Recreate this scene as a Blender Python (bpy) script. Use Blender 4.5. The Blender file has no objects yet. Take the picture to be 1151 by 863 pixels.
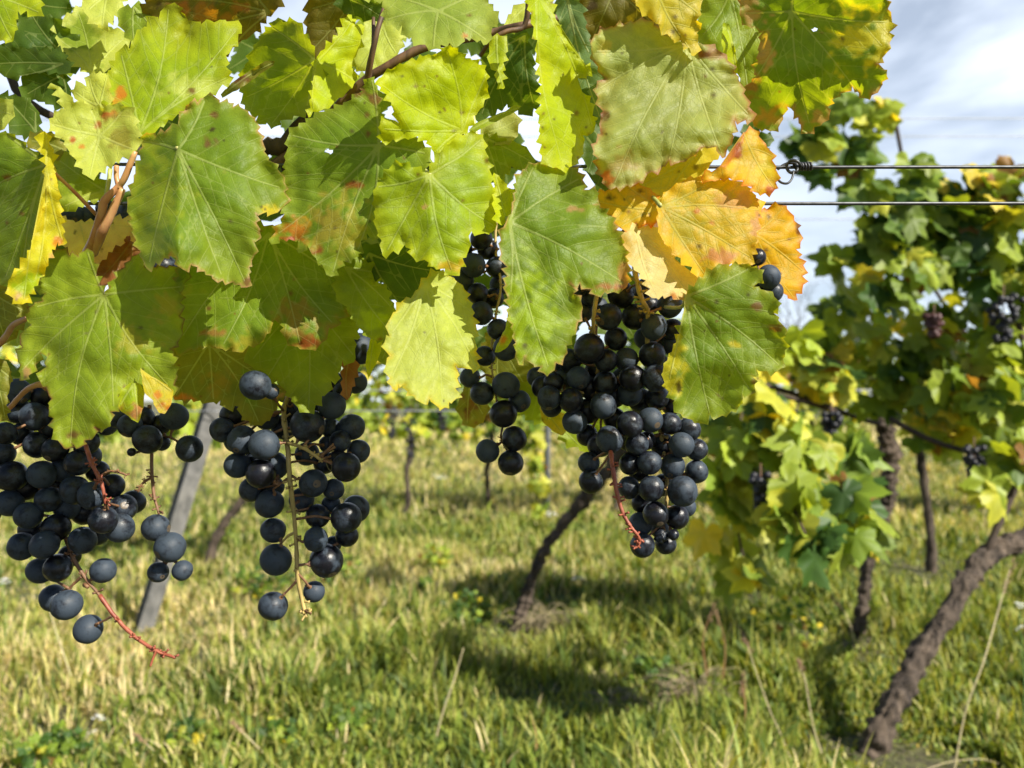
import bpy, math, random
import numpy as np
from mathutils import Vector, noise, Matrix
from mathutils.geometry import delaunay_2d_cdt
random.seed(7); RNG = np.random.default_rng(7)
sc = bpy.context.scene
COL = sc.collection

# ------------------------------------------------------------------ camera, world, sun, exposure
F, CX, CY, CAMZ = 870.0, 575.5, 431.5, 0.80
PITCH = math.atan((450-431.5)/F)
cam_d = bpy.data.cameras.new('camera'); cam = bpy.data.objects.new('camera', cam_d); COL.objects.link(cam)
cam.location = (0, 0, CAMZ); cam.rotation_euler = (math.pi/2+PITCH, 0, 0)
cam_d.sensor_width = 36; cam_d.lens = 36*F/1151
cam_d.clip_start = 0.02; cam_d.clip_end = 3000
cam_d.dof.use_dof = True; cam_d.dof.focus_distance = 0.445; cam_d.dof.aperture_fstop = cam_d.lens/3.2
sc.camera = cam
SUN = Vector((0.60, -0.50, 0.62)).normalized()
w = bpy.data.worlds.new('World'); sc.world = w; w.use_nodes = True
nt = w.node_tree; nt.nodes.clear()
def N(t, typ, **kw):
    n = t.nodes.new(typ)
    for k, v in kw.items(): setattr(n, k, v)
    return n
sky = N(nt, 'ShaderNodeTexSky', sky_type='NISHITA', sun_disc=False)
sky.sun_elevation = math.asin(SUN.z); sky.sun_rotation = math.atan2(SUN.x, SUN.y)
sky.air_density = 1.0; sky.dust_density = 0.25; sky.ozone_density = 2.2
tc = N(nt, 'ShaderNodeTexCoord'); mp = N(nt, 'ShaderNodeMapping'); mp.inputs['Scale'].default_value = (1.3, 1.3, 3.6)
mp.inputs['Location'].default_value = (0.9, 0.1, 0.45)
no = N(nt, 'ShaderNodeTexNoise'); no.inputs['Scale'].default_value = 1.9; no.inputs['Detail'].default_value = 7; no.inputs['Roughness'].default_value = .52
no.inputs['Distortion'].default_value = .5
mr = N(nt, 'ShaderNodeMapRange'); mr.inputs['From Min'].default_value = .42; mr.inputs['From Max'].default_value = .60
mr.inputs['To Min'].default_value = 0.34; mr.inputs['To Max'].default_value = 0.88
mx = N(nt, 'ShaderNodeMix', data_type='RGBA'); mx.inputs[7].default_value = (11.4, 12.6, 14.4, 1)
bg = N(nt, 'ShaderNodeBackground'); bg.inputs['Strength'].default_value = 0.055
wo = N(nt, 'ShaderNodeOutputWorld')
L = nt.links.new
L(tc.outputs['Generated'], mp.inputs['Vector']); L(mp.outputs[0], no.inputs['Vector']); L(no.outputs['Fac'], mr.inputs['Value'])
sxy = N(nt, 'ShaderNodeSeparateXYZ'); L(tc.outputs['Generated'], sxy.inputs[0])
el = N(nt, 'ShaderNodeMapRange'); el.inputs[1].default_value = .42; el.inputs[2].default_value = .62; el.inputs[3].default_value = 1; el.inputs[4].default_value = .05; L(sxy.outputs[2], el.inputs[0])
mu = N(nt, 'ShaderNodeMath', operation='MULTIPLY'); L(mr.outputs[0], mu.inputs[0]); L(el.outputs[0], mu.inputs[1]); 
az = N(nt, 'ShaderNodeMapRange'); az.inputs[1].default_value = -.35; az.inputs[2].default_value = .25; az.inputs[3].default_value = .10; az.inputs[4].default_value = 1; L(sxy.outputs[1], az.inputs[0])
mu2 = N(nt, 'ShaderNodeMath', operation='MULTIPLY'); L(mu.outputs[0], mu2.inputs[0]); L(az.outputs[0], mu2.inputs[1]); L(mu2.outputs[0], mx.inputs[0])
 
L(sky.outputs[0], mx.inputs[6]); L(mx.outputs[2], bg.inputs['Color']); L(bg.outputs[0], wo.inputs[0])
sl = bpy.data.lights.new('sun', 'SUN'); sl.energy = 5.0; sl.angle = math.radians(.53); sl.color = (1, .94, .82)
so = bpy.data.objects.new('sun', sl); COL.objects.link(so); so.rotation_euler = SUN.to_track_quat('Z', 'Y').to_euler(); so.location = (3, -3, 5)
sc.view_settings.view_transform = 'Standard'; sc.view_settings.look = 'None'; sc.view_settings.gamma = 1
sc.view_settings.exposure = 0.93

# ------------------------------------------------------------------ helpers
cp, sp_ = math.cos(PITCH), math.sin(PITCH)
def P(px, py, d):
    """point seen at photo pixel (px, py) at axial distance d"""
    x = (px-CX)/F*d; u = -(py-CY)/F*d
    return Vector((x, d*cp - u*sp_, CAMZ + d*sp_ + u*cp))
def tag(o, label=None, cat=None, group=None, kind=None):
    if label: o['label'] = label
    if cat: o['category'] = cat
    if group: o['group'] = group
    if kind: o['kind'] = kind
    return o
def thing(name, loc, label=None, cat=None, group=None):
    o = bpy.data.objects.new(name, None); COL.objects.link(o); o.location = loc; o.empty_display_size = .05
    return tag(o, label, cat, group)
WL = {}
def wloc(o):
    p = Vector((0, 0, 0))
    while o: p = p + Vector(o.location); o = o.parent
    return p
def link(name, me, parent=None, mat=None, smooth=True):
    o = bpy.data.objects.new(name, me); COL.objects.link(o)
    if parent:
        o.parent = parent; b = wloc(parent)
        n = len(me.vertices); a = np.empty(n*3); me.vertices.foreach_get('co', a)
        a = a.reshape(-1, 3) - np.array(b); me.vertices.foreach_set('co', a.ravel())
    if mat:
        me.materials.clear(); me.materials.append(mat)
    if smooth: me.polygons.foreach_set('use_smooth', [True]*len(me.polygons))
    me.update(); return o
def mesh(name, v, f):
    me = bpy.data.meshes.new(name); me.from_pydata([tuple(q) for q in v], [], [tuple(q) for q in f]); return me
def setcol(me, cols, nm='Col'):
    a = me.color_attributes.new(nm, 'FLOAT_COLOR', 'POINT')
    c = np.ones((len(me.vertices), 4)); c[:, :3] = cols; a.data.foreach_set('color', c.ravel())
class MB:
    def __init__(s): s.v = []; s.f = []
    def add(s, v, f):
        n = len(s.v); s.v += [tuple(q) for q in v]; s.f += [tuple(i+n for i in q) for q in f]
    def tube(s, pts, rad, sides=8, bump=0, seed=0, sub=3, caps=True, fine=False):
        pts = [Vector(p) for p in pts]
        if not hasattr(rad, '__len__'): rad = [rad]*len(pts)
        if len(pts) > 2 and sub > 1:      # Catmull-Rom
            q, r = [], []
            for i in range(len(pts)-1):
                p0 = pts[max(i-1, 0)]; p1 = pts[i]; p2 = pts[i+1]; p3 = pts[min(i+2, len(pts)-1)]
                for k in range(sub):
                    t = k/sub
                    q.append(.5*((2*p1)+(p2-p0)*t+(2*p0-5*p1+4*p2-p3)*t*t+(3*p1-p0-3*p2+p3)*t**3)); r.append(rad[i]*(1-t)+rad[i+1]*t)
            q.append(pts[-1]); r.append(rad[-1]); pts, rad = q, r
        v, f = [], []; up = Vector((.13, .31, .94)).normalized()
        for i, p in enumerate(pts):
            d = (pts[min(i+1, len(pts)-1)]-pts[max(i-1, 0)])
            d = d.normalized() if d.length > 1e-9 else Vector((0, 0, 1))
            a = d.cross(up);
            if a.length < .05: a = d.cross(Vector((1, 0, 0)))
            a.normalize(); b = d.cross(a)
            for k in range(sides):
                t = 2*math.pi*k/sides; rr = rad[i]
                dirn = a*math.cos(t)+b*math.sin(t)
                if bump: rr *= 1+bump*noise.noise((p*1.0+dirn*rad[i])/(rad[i]*1.6)+Vector((seed, 0, 0)))*1.6
                if fine:
                    g = Vector((math.cos(t)*2.6, math.sin(t)*2.6, i*.055+seed)); g2 = Vector((math.cos(t)*7, math.sin(t)*7, i*.13+seed+9))
                    rr *= 1+.30*noise.noise(g)-.16*abs(noise.noise(g2))*2+.05*noise.noise(g2*3)
                v.append(p+dirn*rr)
            if i:
                for k in range(sides):
                    k2 = (k+1) % sides; f.append(((i-1)*sides+k, (i-1)*sides+k2, i*sides+k2, i*sides+k))
        if caps:
            f.append(tuple(range(sides))[::-1]); f.append(tuple((len(pts)-1)*sides+k for k in range(sides)))
        s.add(v, f)
    def ball(s, c, r, seg=8, sz=1):
        v, f = [], []; c = Vector(c); rings = seg//2+1
        for i in range(rings+1):
            ph = math.pi*i/rings
            for k in range(seg):
                t = 2*math.pi*k/seg; v.append(c+Vector((math.sin(ph)*math.cos(t)*r, math.sin(ph)*math.sin(t)*r, math.cos(ph)*r*sz)))
        for i in range(rings):
            for k in range(seg):
                k2 = (k+1) % seg; f.append((i*seg+k, i*seg+k2, (i+1)*seg+k2, (i+1)*seg+k))
        s.add(v, f)
    def build(s, name, mat, parent=None, smooth=True):
        return link(name, mesh(name, s.v, s.f), parent, mat, smooth)

# ------------------------------------------------------------------ materials
def newmat(name):
    m = bpy.data.materials.new(name); m.use_nodes = True; t = m.node_tree; t.nodes.clear()
    return m, t, N(t, 'ShaderNodeOutputMaterial')
def val(t, op, a, b=None, clamp=False):
    n = N(t, 'ShaderNodeMath', operation=op); n.use_clamp = clamp
    for i, x in enumerate((a, b)):
        if x is None: continue
        if isinstance(x, (int, float)): n.inputs[i].default_value = x
        else: t.links.new(x, n.inputs[i])
    return n.outputs[0]
def rng(t, x, a, b, c=0., d=1., smooth=False):
    n = N(t, 'ShaderNodeMapRange'); n.inputs[1].default_value = a; n.inputs[2].default_value = b; n.inputs[3].default_value = c; n.inputs[4].default_value = d
    if smooth: n.interpolation_type = 'SMOOTHSTEP'
    t.links.new(x, n.inputs[0]); return n.outputs[0]
def mixc(t, f, a, b, bt='MIX'):
    n = N(t, 'ShaderNodeMix', data_type='RGBA', blend_type=bt)
    for i, x in ((0, f), (6, a), (7, b)):
        if isinstance(x, (int, float)): n.inputs[i].default_value = x
        elif isinstance(x, tuple): n.inputs[i].default_value = (*x, 1)
        else: t.links.new(x, n.inputs[i])
    return n.outputs[2]
def tex(t, typ, vec, scale, **kw):
    n = N(t, typ)
    for k, v in kw.items():
        if hasattr(n, k): setattr(n, k, v)
        else: n.inputs[k].default_value = v
    n.inputs['Scale'].default_value = scale
    if vec is not None: t.links.new(vec, n.inputs['Vector'])
    return n

def leaf_material():
    m, t, out = newmat('vine_leaf'); l = t.links.new
    col = N(t, 'ShaderNodeVertexColor'); col.layer_name = 'Col'
    vn = N(t, 'ShaderNodeVertexColor'); vn.layer_name = 'Vein'
    sep = N(t, 'ShaderNodeSeparateColor'); l(vn.outputs[0], sep.inputs[0])     # r: dist primary (mm/10) g: dist secondary (mm/10) b: paleness
    tcn = N(t, 'ShaderNodeTexCoord'); uv = tcn.outputs['Object']
    v1 = rng(t, sep.outputs[0], .018, .065, 1, 0, True)
    v2 = rng(t, sep.outputs[1], .006, .036, 1, 0, True)
    ret = tex(t, 'ShaderNodeTexVoronoi', uv, 360, feature='DISTANCE_TO_EDGE')
    v3 = rng(t, ret.outputs['Distance'], .0, .09, 1, 0, True)
    ret2 = tex(t, 'ShaderNodeTexVoronoi', uv, 900, feature='DISTANCE_TO_EDGE')
    n1 = tex(t, 'ShaderNodeTexNoise', uv, 90, Detail=5., Roughness=.6)
    n2 = tex(t, 'ShaderNodeTexNoise', uv, 420, Detail=3., Roughness=.6)
    base = mixc(t, rng(t, n1.outputs['Fac'], .3, .7, 0, .25), col.outputs[0], mixc(t, 1., col.outputs[0], (1.25, 1.1, .75), 'MULTIPLY'))
    base = mixc(t, rng(t, n2.outputs['Fac'], .66, .76, 0, .3), base, mixc(t, 1., base, (.55, .50, .42), 'MULTIPLY'))
    veinc = mixc(t, 1., mixc(t, sep.outputs[2], base, (.62, .66, .30)), (1.1, 1.1, 1.0), 'MULTIPLY')
    dk = mixc(t, 1., base, (.72, .78, .75), 'MULTIPLY')
    c = mixc(t, val(t, 'MULTIPLY', v3, .30), base, dk)
    c = mixc(t, val(t, 'MULTIPLY', v2, .38), c, veinc)
    c = mixc(t, val(t, 'MULTIPLY', v1, .75), c, veinc)
    # relief: sunk veins, puckered blisters
    h = val(t, 'ADD', val(t, 'MULTIPLY', v1, -1.0), val(t, 'MULTIPLY', v2, -.35))
    h = val(t, 'ADD', h, val(t, 'MULTIPLY', v3, -.18))
    h = val(t, 'ADD', h, val(t, 'MULTIPLY', n1.outputs['Fac'], 1.2))
    h = val(t, 'ADD', h, val(t, 'MULTIPLY', ret2.outputs['Distance'], .25))
    bp = N(t, 'ShaderNodeBump'); bp.inputs['Strength'].default_value = .45; bp.inputs['Distance'].default_value = .0007; l(h, bp.inputs['Height'])
    pr = N(t, 'ShaderNodeBsdfPrincipled'); l(c, pr.inputs['Base Color']); pr.inputs['Roughness'].default_value = .46
    pr.inputs['Specular IOR Level'].default_value = .24; l(bp.outputs[0], pr.inputs['Normal'])
    tr = N(t, 'ShaderNodeBsdfTranslucent')
    tcol = mixc(t, 1., c, (2.1, 1.75, .28), 'MULTIPLY')
    tcol = mixc(t, val(t, 'MULTIPLY', val(t, 'MAXIMUM', v1, val(t, 'MULTIPLY', v2, .6)), .45), tcol, mixc(t, 1., tcol, (.5, .55, .5), 'MULTIPLY'))
    l(tcol, tr.inputs['Color']); l(bp.outputs[0], tr.inputs['Normal'])
    ms = N(t, 'ShaderNodeMixShader'); ms.inputs[0].default_value = .54
    l(pr.outputs[0], ms.inputs[1]); l(tr.outputs[0], ms.inputs[2]); l(ms.outputs[0], out.inputs[0]); return m
def foliage_material(name='foliage', trans=.42, rough=.5):
    m, t, out = newmat(name); l = t.links.new
    col = N(t, 'ShaderNodeVertexColor'); col.layer_name = 'Col'
    tcn = N(t, 'ShaderNodeTexCoord')
    n1 = tex(t, 'ShaderNodeTexNoise', tcn.outputs['Object'], 45, Detail=4.)
    c = mixc(t, rng(t, n1.outputs['Fac'], .35, .7, 0, .5), col.outputs[0], mixc(t, 1., col.outputs[0], (1.3, 1.15, .7), 'MULTIPLY'))
    pr = N(t, 'ShaderNodeBsdfPrincipled'); l(c, pr.inputs['Base Color']); pr.inputs['Roughness'].default_value = rough
    pr.inputs['Specular IOR Level'].default_value = .35
    tr = N(t, 'ShaderNodeBsdfTranslucent'); l(mixc(t, 1., c, (1.6, 1.4, .45), 'MULTIPLY'), tr.inputs['Color'])
    ms = N(t, 'ShaderNodeMixShader'); ms.inputs[0].default_value = trans
    l(pr.outputs[0], ms.inputs[1]); l(tr.outputs[0], ms.inputs[2]); l(ms.outputs[0], out.inputs[0]); return m
def berry_material():
    m, t, out = newmat('dark_grape_skin'); l = t.links.new
    tcn = N(t, 'ShaderNodeTexCoord'); oi = N(t, 'ShaderNodeObjectInfo')
    va = N(t, 'ShaderNodeVectorMath', operation='ADD'); l(tcn.outputs['Object'], va.inputs[0])
    cb = N(t, 'ShaderNodeCombineXYZ'); r20 = val(t, 'MULTIPLY', oi.outputs['Random'], 37.); l(r20, cb.inputs[0]); l(r20, cb.inputs[2]); l(cb.outputs[0], va.inputs[1])
    v = va.outputs[0]
    a = tex(t, 'ShaderNodeTexNoise', v, 1.3, Detail=6., Roughness=.62, Distortion=.4)
    b = tex(t, 'ShaderNodeTexNoise', v, 9, Detail=5., Roughness=.7)
    fine = tex(t, 'ShaderNodeTexNoise', v, 40, Detail=3., Roughness=.7)
    amt = rng(t, oi.outputs['Random'], 0, 1, -.12, .10)
    x = val(t, 'ADD', val(t, 'ADD', val(t, 'MULTIPLY', a.outputs['Fac'], .75), val(t, 'MULTIPLY', b.outputs['Fac'], .25)), amt)
    bloom = rng(t, x, .38, .60, .0, .95, True)
    scr = tex(t, 'ShaderNodeTexNoise', v, 3.2, Detail=6., Roughness=.8, Distortion=1.6)
    rub = rng(t, scr.outputs['Fac'], .60, .66, 0, .75, True)
    bloom = val(t, 'MULTIPLY', bloom, val(t, 'SUBTRACT', 1., rub))
    bloom = val(t, 'MULTIPLY', bloom, rng(t, fine.outputs['Fac'], .3, .6, .72, 1.))
    skin = mixc(t, rng(t, b.outputs['Fac'], .4, .7), (.004, .005, .008), (.010, .008, .013))
    c = mixc(t, bloom, skin, (.038, .053, .074))
    # corky russet marks and the little scar at the tip
    vo = tex(t, 'ShaderNodeTexVoronoi', v, 2.1)
    sc_ = rng(t, vo.outputs['Distance'], .05, .10, .8, 0, True)
    c = mixc(t, sc_, c, (.02, .016, .015))
    sx = N(t, 'ShaderNodeSeparateXYZ'); l(tcn.outputs['Object'], sx.inputs[0])
    tip = rng(t, sx.outputs[2], -.994, -.985, 1, 0, True); c = mixc(t, tip, c, (.10, .075, .05))
    pr = N(t, 'ShaderNodeBsdfPrincipled'); l(c, pr.inputs['Base Color'])
    l(rng(t, bloom, 0, 1, .30, .66), pr.inputs['Roughness']); pr.inputs['Specular IOR Level'].default_value = .34
    bp = N(t, 'ShaderNodeBump'); bp.inputs['Strength'].default_value = .22; bp.inputs['Distance'].default_value = .0006
    l(val(t, 'ADD', b.outputs['Fac'], val(t, 'MULTIPLY', sc_, -.4)), bp.inputs['Height']); l(bp.outputs[0], pr.inputs['Normal'])
    l(pr.outputs[0], out.inputs[0]); return m
def bark_material(name, c1, c2, scale=60, rough=.8, bump=.6, stretch=.25, dist=.002):
    m, t, out = newmat(name); l = t.links.new
    tcn = N(t, 'ShaderNodeTexCoord'); mpn = N(t, 'ShaderNodeMapping'); mpn.inputs['Scale'].default_value = (1, 1, stretch); l(tcn.outputs['Object'], mpn.inputs[0])
    a = tex(t, 'ShaderNodeTexNoise', mpn.outputs[0], scale, Detail=7., Roughness=.65, Distortion=.6)
    b = tex(t, 'ShaderNodeTexNoise', tcn.outputs['Object'], scale*.18, Detail=3.)
    c = mixc(t, rng(t, a.outputs['Fac'], .35, .65), c1, c2)
    c = mixc(t, rng(t, b.outputs['Fac'], .5, .75, 0, .6), c, mixc(t, 1., c, (1.5, 1.45, 1.35), 'MULTIPLY'))
    pr = N(t, 'ShaderNodeBsdfPrincipled'); l(c, pr.inputs['Base Color']); pr.inputs['Roughness'].default_value = rough
    bp = N(t, 'ShaderNodeBump'); bp.inputs['Strength'].default_value = bump; bp.inputs['Distance'].default_value = dist; l(a.outputs['Fac'], bp.inputs['Height']); l(bp.outputs[0], pr.inputs['Normal'])
    l(pr.outputs[0], out.inputs[0]); return m
M_LEAF = leaf_material(); M_FOL = foliage_material(); M_GRASS = foliage_material('grass_blade', .35, .55); M_BERRY = berry_material()
M_TRUNK = bark_material('vine_bark', (.016, .011, .008), (.12, .088, .064), 42, .9, 1., .22, .012)
M_CANE = bark_material('brown_cane', (.05, .026, .013), (.15, .08, .038), 130, .6, .4, .2, .0006)
M_DCANE = bark_material('dark_cane', (.02, .013, .009), (.07, .045, .03), 160, .8, .8, .25, .001)
M_PET = bark_material('reddish_petiole', (.36, .15, .07), (.46, .27, .12), 110, .45, .2, .15, .0003)
M_PETG = bark_material('green_petiole', (.30, .34, .09), (.42, .38, .12), 110, .45, .2, .15, .0003)
M_STEMY = bark_material('yellow_green_bunch_stem', (.26, .20, .06), (.42, .30, .10), 200, .55, .5, .4, .0006)
M_STEMR = bark_material('red_bunch_stem', (.19, .04, .022), (.34, .10, .05), 200, .5, .5, .4, .0006)
M_STEMB = bark_material('brown_bunch_stem', (.10, .05, .025), (.22, .11, .05), 200, .6, .5, .4, .0006)
def metal(name, c, rough):
    m, t, out = newmat(name); tcn = N(t, 'ShaderNodeTexCoord'); a = tex(t, 'ShaderNodeTexNoise', tcn.outputs['Object'], 240, Detail=4.)
    pr = N(t, 'ShaderNodeBsdfPrincipled'); t.links.new(mixc(t, rng(t, a.outputs['Fac'], .4, .7), c, tuple(x*.55 for x in c)), pr.inputs['Base Color'])
    pr.inputs['Metallic'].default_value = .75; pr.inputs['Roughness'].default_value = rough; t.links.new(pr.outputs[0], out.inputs[0]); return m
M_WIRE = metal('galvanised_wire', (.085, .088, .092), .5); M_WIREF = metal('weathered_wire', (.45, .46, .47), .6)
M_CONC = bark_material('grey_post', (.09, .09, .088), (.19, .185, .178), 30, .9, .5, .5, .003)
M_POST = bark_material('steel_post', (.10, .11, .12), (.17, .18, .2), 40, .6, .2, .5, .002)

# ------------------------------------------------------------------ ground and grass
def ground_h(x, y):
    return 0.02*noise.noise(Vector((x*.9, y*.9, 0)))+0.05*noise.noise(Vector((x*.2, y*.2, 3)))
def build_ground():
    ys = np.concatenate([np.linspace(-2, 12, 57), np.geomspace(13, 900, 24)])
    xs = np.concatenate([-np.geomspace(900, 9, 22), np.linspace(-8, 8, 65), np.geomspace(9, 900, 22)])
    v = [(x, y, ground_h(x, y) if abs(x) < 40 and y < 60 else 0) for y in ys for x in xs]; nx = len(xs)
    f = [(j*nx+i, j*nx+i+1, (j+1)*nx+i+1, (j+1)*nx+i) for j in range(len(ys)-1) for i in range(nx-1)]
    m, t, out = newmat('meadow_soil'); l = t.links.new; tcn = N(t, 'ShaderNodeTexCoord')
    a = tex(t, 'ShaderNodeTexNoise', tcn.outputs['Object'], 1.3, Detail=8., Roughness=.7); b = tex(t, 'ShaderNodeTexNoise', tcn.outputs['Object'], 40, Detail=6., Roughness=.7)
    c = mixc(t, rng(t, a.outputs['Fac'], .35, .65), (.075, .105, .028), (.20, .18, .07)); c = mixc(t, rng(t, b.outputs['Fac'], .4, .65), c, (.06, .05, .028))
    c = mixc(t, rng(t, b.outputs['Fac'], .3, .5, .7, 0), c, (.15, .17, .05))
    pr = N(t, 'ShaderNodeBsdfPrincipled'); l(c, pr.inputs['Base Color']); pr.inputs['Roughness'].default_value = .95
    bp = N(t, 'ShaderNodeBump'); bp.inputs['Distance'].default_value = .03; l(b.outputs['Fac'], bp.inputs['Height']); l(bp.outputs[0], pr.inputs['Normal']); l(pr.outputs[0], out.inputs[0])
    o = link('ground', mesh('ground', v, f), None, m); tag(o, 'grassy vineyard ground between the vine rows', kind='structure')
build_ground()

def noise2(x, y, s, seed):      # cheap smooth value noise, vectorised
    g = np.random.default_rng(seed).random((64, 64)); x = x*s+1000; y = y*s+1000
    xi = np.floor(x).astype(int); yi = np.floor(y).astype(int); fx = x-xi; fy = y-yi; fx = fx*fx*(3-2*fx); fy = fy*fy*(3-2*fy)
    a = g[xi % 64, yi % 64]; b = g[(xi+1) % 64, yi % 64]; c = g[xi % 64, (yi+1) % 64]; d = g[(xi+1) % 64, (yi+1) % 64]
    return (a*(1-fx)+b*fx)*(1-fy)+(c*(1-fx)+d*fx)*fy
def blades(name, n, dmin, dmax, power, hmul, label, wmul=1., cover=False):
    r = RNG
    u = r.random(n); k = 1-power; d = (dmin**k+u*(dmax**k-dmin**k))**(1/k)
    x = (r.random(n)*2-1)*(.80*d+.9); y = d
    if cover:
        k_ = noise2(x, y, 1.7, 31)+.25*noise2(x, y, 6, 32) > .62; x = x[k_]; y = y[k_]; d = d[k_]; n = len(x)
    # clump the blades into tufts
    tx = noise2(x, y, 9, 1)-.5; ty = noise2(x, y, 9, 2)-.5; x = x+tx*.10; y = y+ty*.10
    z = np.array([ground_h(a, b) for a, b in zip(x, y)]) - .005
    big = noise2(x, y, .9, 3); med = noise2(x, y, 3.1, 4)
    h = (.035+.085*r.random(n)**1.6)*(.45+1.2*med)*hmul
    tall = r.random(n) < .05; h[tall] *= 1.5; h *= .55+.95*noise2(x, y, 5.5, 21)
    for tx_, ty_ in ((.80, 1.70), (.82, 1.62), (-.04, 2.63), (1.12, 2.53), (-1.3, 2.7), (1.9, 3.57)):
        q_ = np.hypot(x-tx_, (y-ty_)*.8); h *= .30+.70*np.clip((q_-.05)/.30, 0, 1)
    wd = np.maximum(.0016+.0022*r.random(n), d*.00085)*wmul
    az = r.random(n)*2*np.pi; lean = (.15+.75*r.random(n)**1.3)
    dx, dy = np.cos(az), np.sin(az); px, py = -dy, dx
    pc = az+r.normal(0, .5, n); px, py = -np.sin(pc), np.cos(pc)
    base = np.stack([x, y, z], 1); side = np.stack([px, py, np.zeros(n)], 1)*wd[:, None]
    dirn = np.stack([dx, dy, np.zeros(n)], 1); up = np.array([0, 0, 1.])
    def at(t): return base + up*(h*(t-.28*lean*t*t))[:, None] + dirn*(h*lean*t*t*.9)[:, None]
    p0, p1, p2, p3 = at(0), at(.4), at(.75), at(1.)
    V = np.stack([p0-side, p0+side, p1-side*.95, p1+side*.95, p2-side*.65, p2+side*.65, p3], 1).reshape(-1, 3)
    F4 = np.array([[0, 1, 3, 2], [2, 3, 5, 4]]); off = (np.arange(n)*7)[:, None, None]
    q = (F4[None]+off).reshape(-1, 4); t3 = (np.array([[4, 5, 6]])[None]+off).reshape(-1, 3)
    me = bpy.data.meshes.new(name); me.vertices.add(len(V)); me.vertices.foreach_set('co', V.ravel())
    nl = q.size+t3.size; me.loops.add(nl); me.loops.foreach_set('vertex_index', np.concatenate([q.ravel(), t3.ravel()]).astype(np.int32))
    ls = np.concatenate([np.arange(len(q))*4, len(q)*4+np.arange(len(t3))*3]).astype(np.int32)
    me.polygons.add(len(ls)); me.polygons.foreach_set('loop_start', ls); me.update(calc_edges=True)
    pal = np.array([[.19, .25, .04], [.30, .34, .07], [.40, .40, .12], [.50, .47, .19], [.62, .53, .31], [.08, .13, .025]])
    dry = np.clip(.12+1.0*(big-.42)+.35*(med-.5)+.25*np.clip((d-3.0)/3, 0, 1), .03, .9)
    u = r.random(n); ci = np.where(u < dry*.55, 4, np.where(u < dry, 3, 0))
    grn = ci == 0; gsel = r.random(n)+.5*(noise2(x, y, 2.0, 9)-.5); ci = np.where(grn, np.where(gsel < .25, 5, np.where(gsel < .5, 0, np.where(gsel < .8, 1, 2))), ci)
    if cover: ci = np.where(r.random(n) < .6, 5, 0)
    c = pal[ci]*(.75+.5*r.random(n))[:, None]; C = np.repeat(c, 7, 0); C = C*np.tile(np.array([.8, .8, .9, .9, 1.05, 1.05, 1.15]), n)[:, None]  # roots darkened and tips lightened: ambient occlusion put into the blade colour
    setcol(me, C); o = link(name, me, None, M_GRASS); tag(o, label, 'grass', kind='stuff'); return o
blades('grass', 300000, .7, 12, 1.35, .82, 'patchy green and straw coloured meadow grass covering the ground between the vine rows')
blades('meadow_grass', 26000, 11, 34, 1.3, 1.5, 'pale distant meadow grass beyond the third vine row', 2.)

blades('ground_cover', 90000, 1.25, 6, 1.35, .62, 'low broad-leaved clover and weeds between the grass tufts', 3.2, True)
# ------------------------------------------------------------------ foreground vine: leaves
FGR = thing('grape_vine', (0.30, 0.50, 0.0), 'right foreground vine, with yellow and golden leaves beside the wire knot', 'grape vine', 'vines of the first row')
FG = thing('grape_vine', (-0.30, 0.50, 0.0), 'left foreground vine, with green and lime leaves above the far left and second bunches', 'grape vine', 'vines of the first row')
# palette of leaf pigments: (inner, outer, vein paleness)
PAL = {
 'yg':  ((.27, .39, .010), (.38, .44, .014), .3), 'lime': ((.34, .46, .006), (.43, .49, .008), .2),
 'pale':((.42, .50, .09), (.46, .51, .10), .3), 'green':((.15, .245, .018), (.23, .30, .025), .35),
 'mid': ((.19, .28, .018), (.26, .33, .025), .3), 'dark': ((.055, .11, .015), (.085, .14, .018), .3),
 'olive':((.17, .19, .03), (.24, .22, .035), .4), 'yel': ((.50, .43, .03), (.56, .45, .035), .2),
 'ylw': ((.44, .46, .015), (.54, .48, .02), .2),
 'gold':((.62, .43, .02), (.64, .42, .018), .2), 'oran':((.68, .41, .008), (.68, .36, .008), .15),
 'cream':((.62, .53, .22), (.64, .53, .22), .15), 'brown':((.22, .10, .035), (.28, .13, .05), .15),
 'blue':((.12, .20, .075), (.15, .24, .08), .5), 'buff':((.31, .38, .10), (.37, .38, .11), .35), 'brol':((.13, .125, .02), (.16, .12, .02), .25),
 'ygre':((.26, .36, .06), (.32, .39, .07), .35)}
RED = (.36, .06, .02); ORG = (.50, .16, .02); BRN = (.16, .07, .03); YEL = (.55, .46, .03); TAN = (.45, .27, .12); GRN = (.13, .22, .03); DOT = (.06, .04, .02)
def pip(px, py, poly):
    x1 = poly[:, 0]; y1 = poly[:, 1]; x2 = np.roll(x1, -1); y2 = np.roll(y1, -1)
    c = np.zeros(len(px), bool)
    for a, b, cc, d in zip(x1, y1, x2, y2):
        if b == d: continue
        m = ((b > py) != (d > py)) & (px < (cc-a)*(py-b)/(d-b)+a); c ^= m
    return c
def segdist(p, segs):
    best = np.full(len(p), 1e9)
    for a, b in segs:
        a = np.array(a); d = np.array(b)-a; L2 = (d@d) or 1e-9
        t = np.clip(((p-a)@d)/L2, 0, 1); best = np.minimum(best, np.hypot(*(p-(a+t[:, None]*d)).T))
    return best
def resample(poly, step):
    out = []
    for i in range(len(poly)):
        a = np.array(poly[i], float); b = np.array(poly[(i+1) % len(poly)], float); n = max(1, int(round(np.hypot(*(b-a))/step)))
        for k in range(n): out.append(a+(b-a)*k/n)
    return np.array(out)
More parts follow.
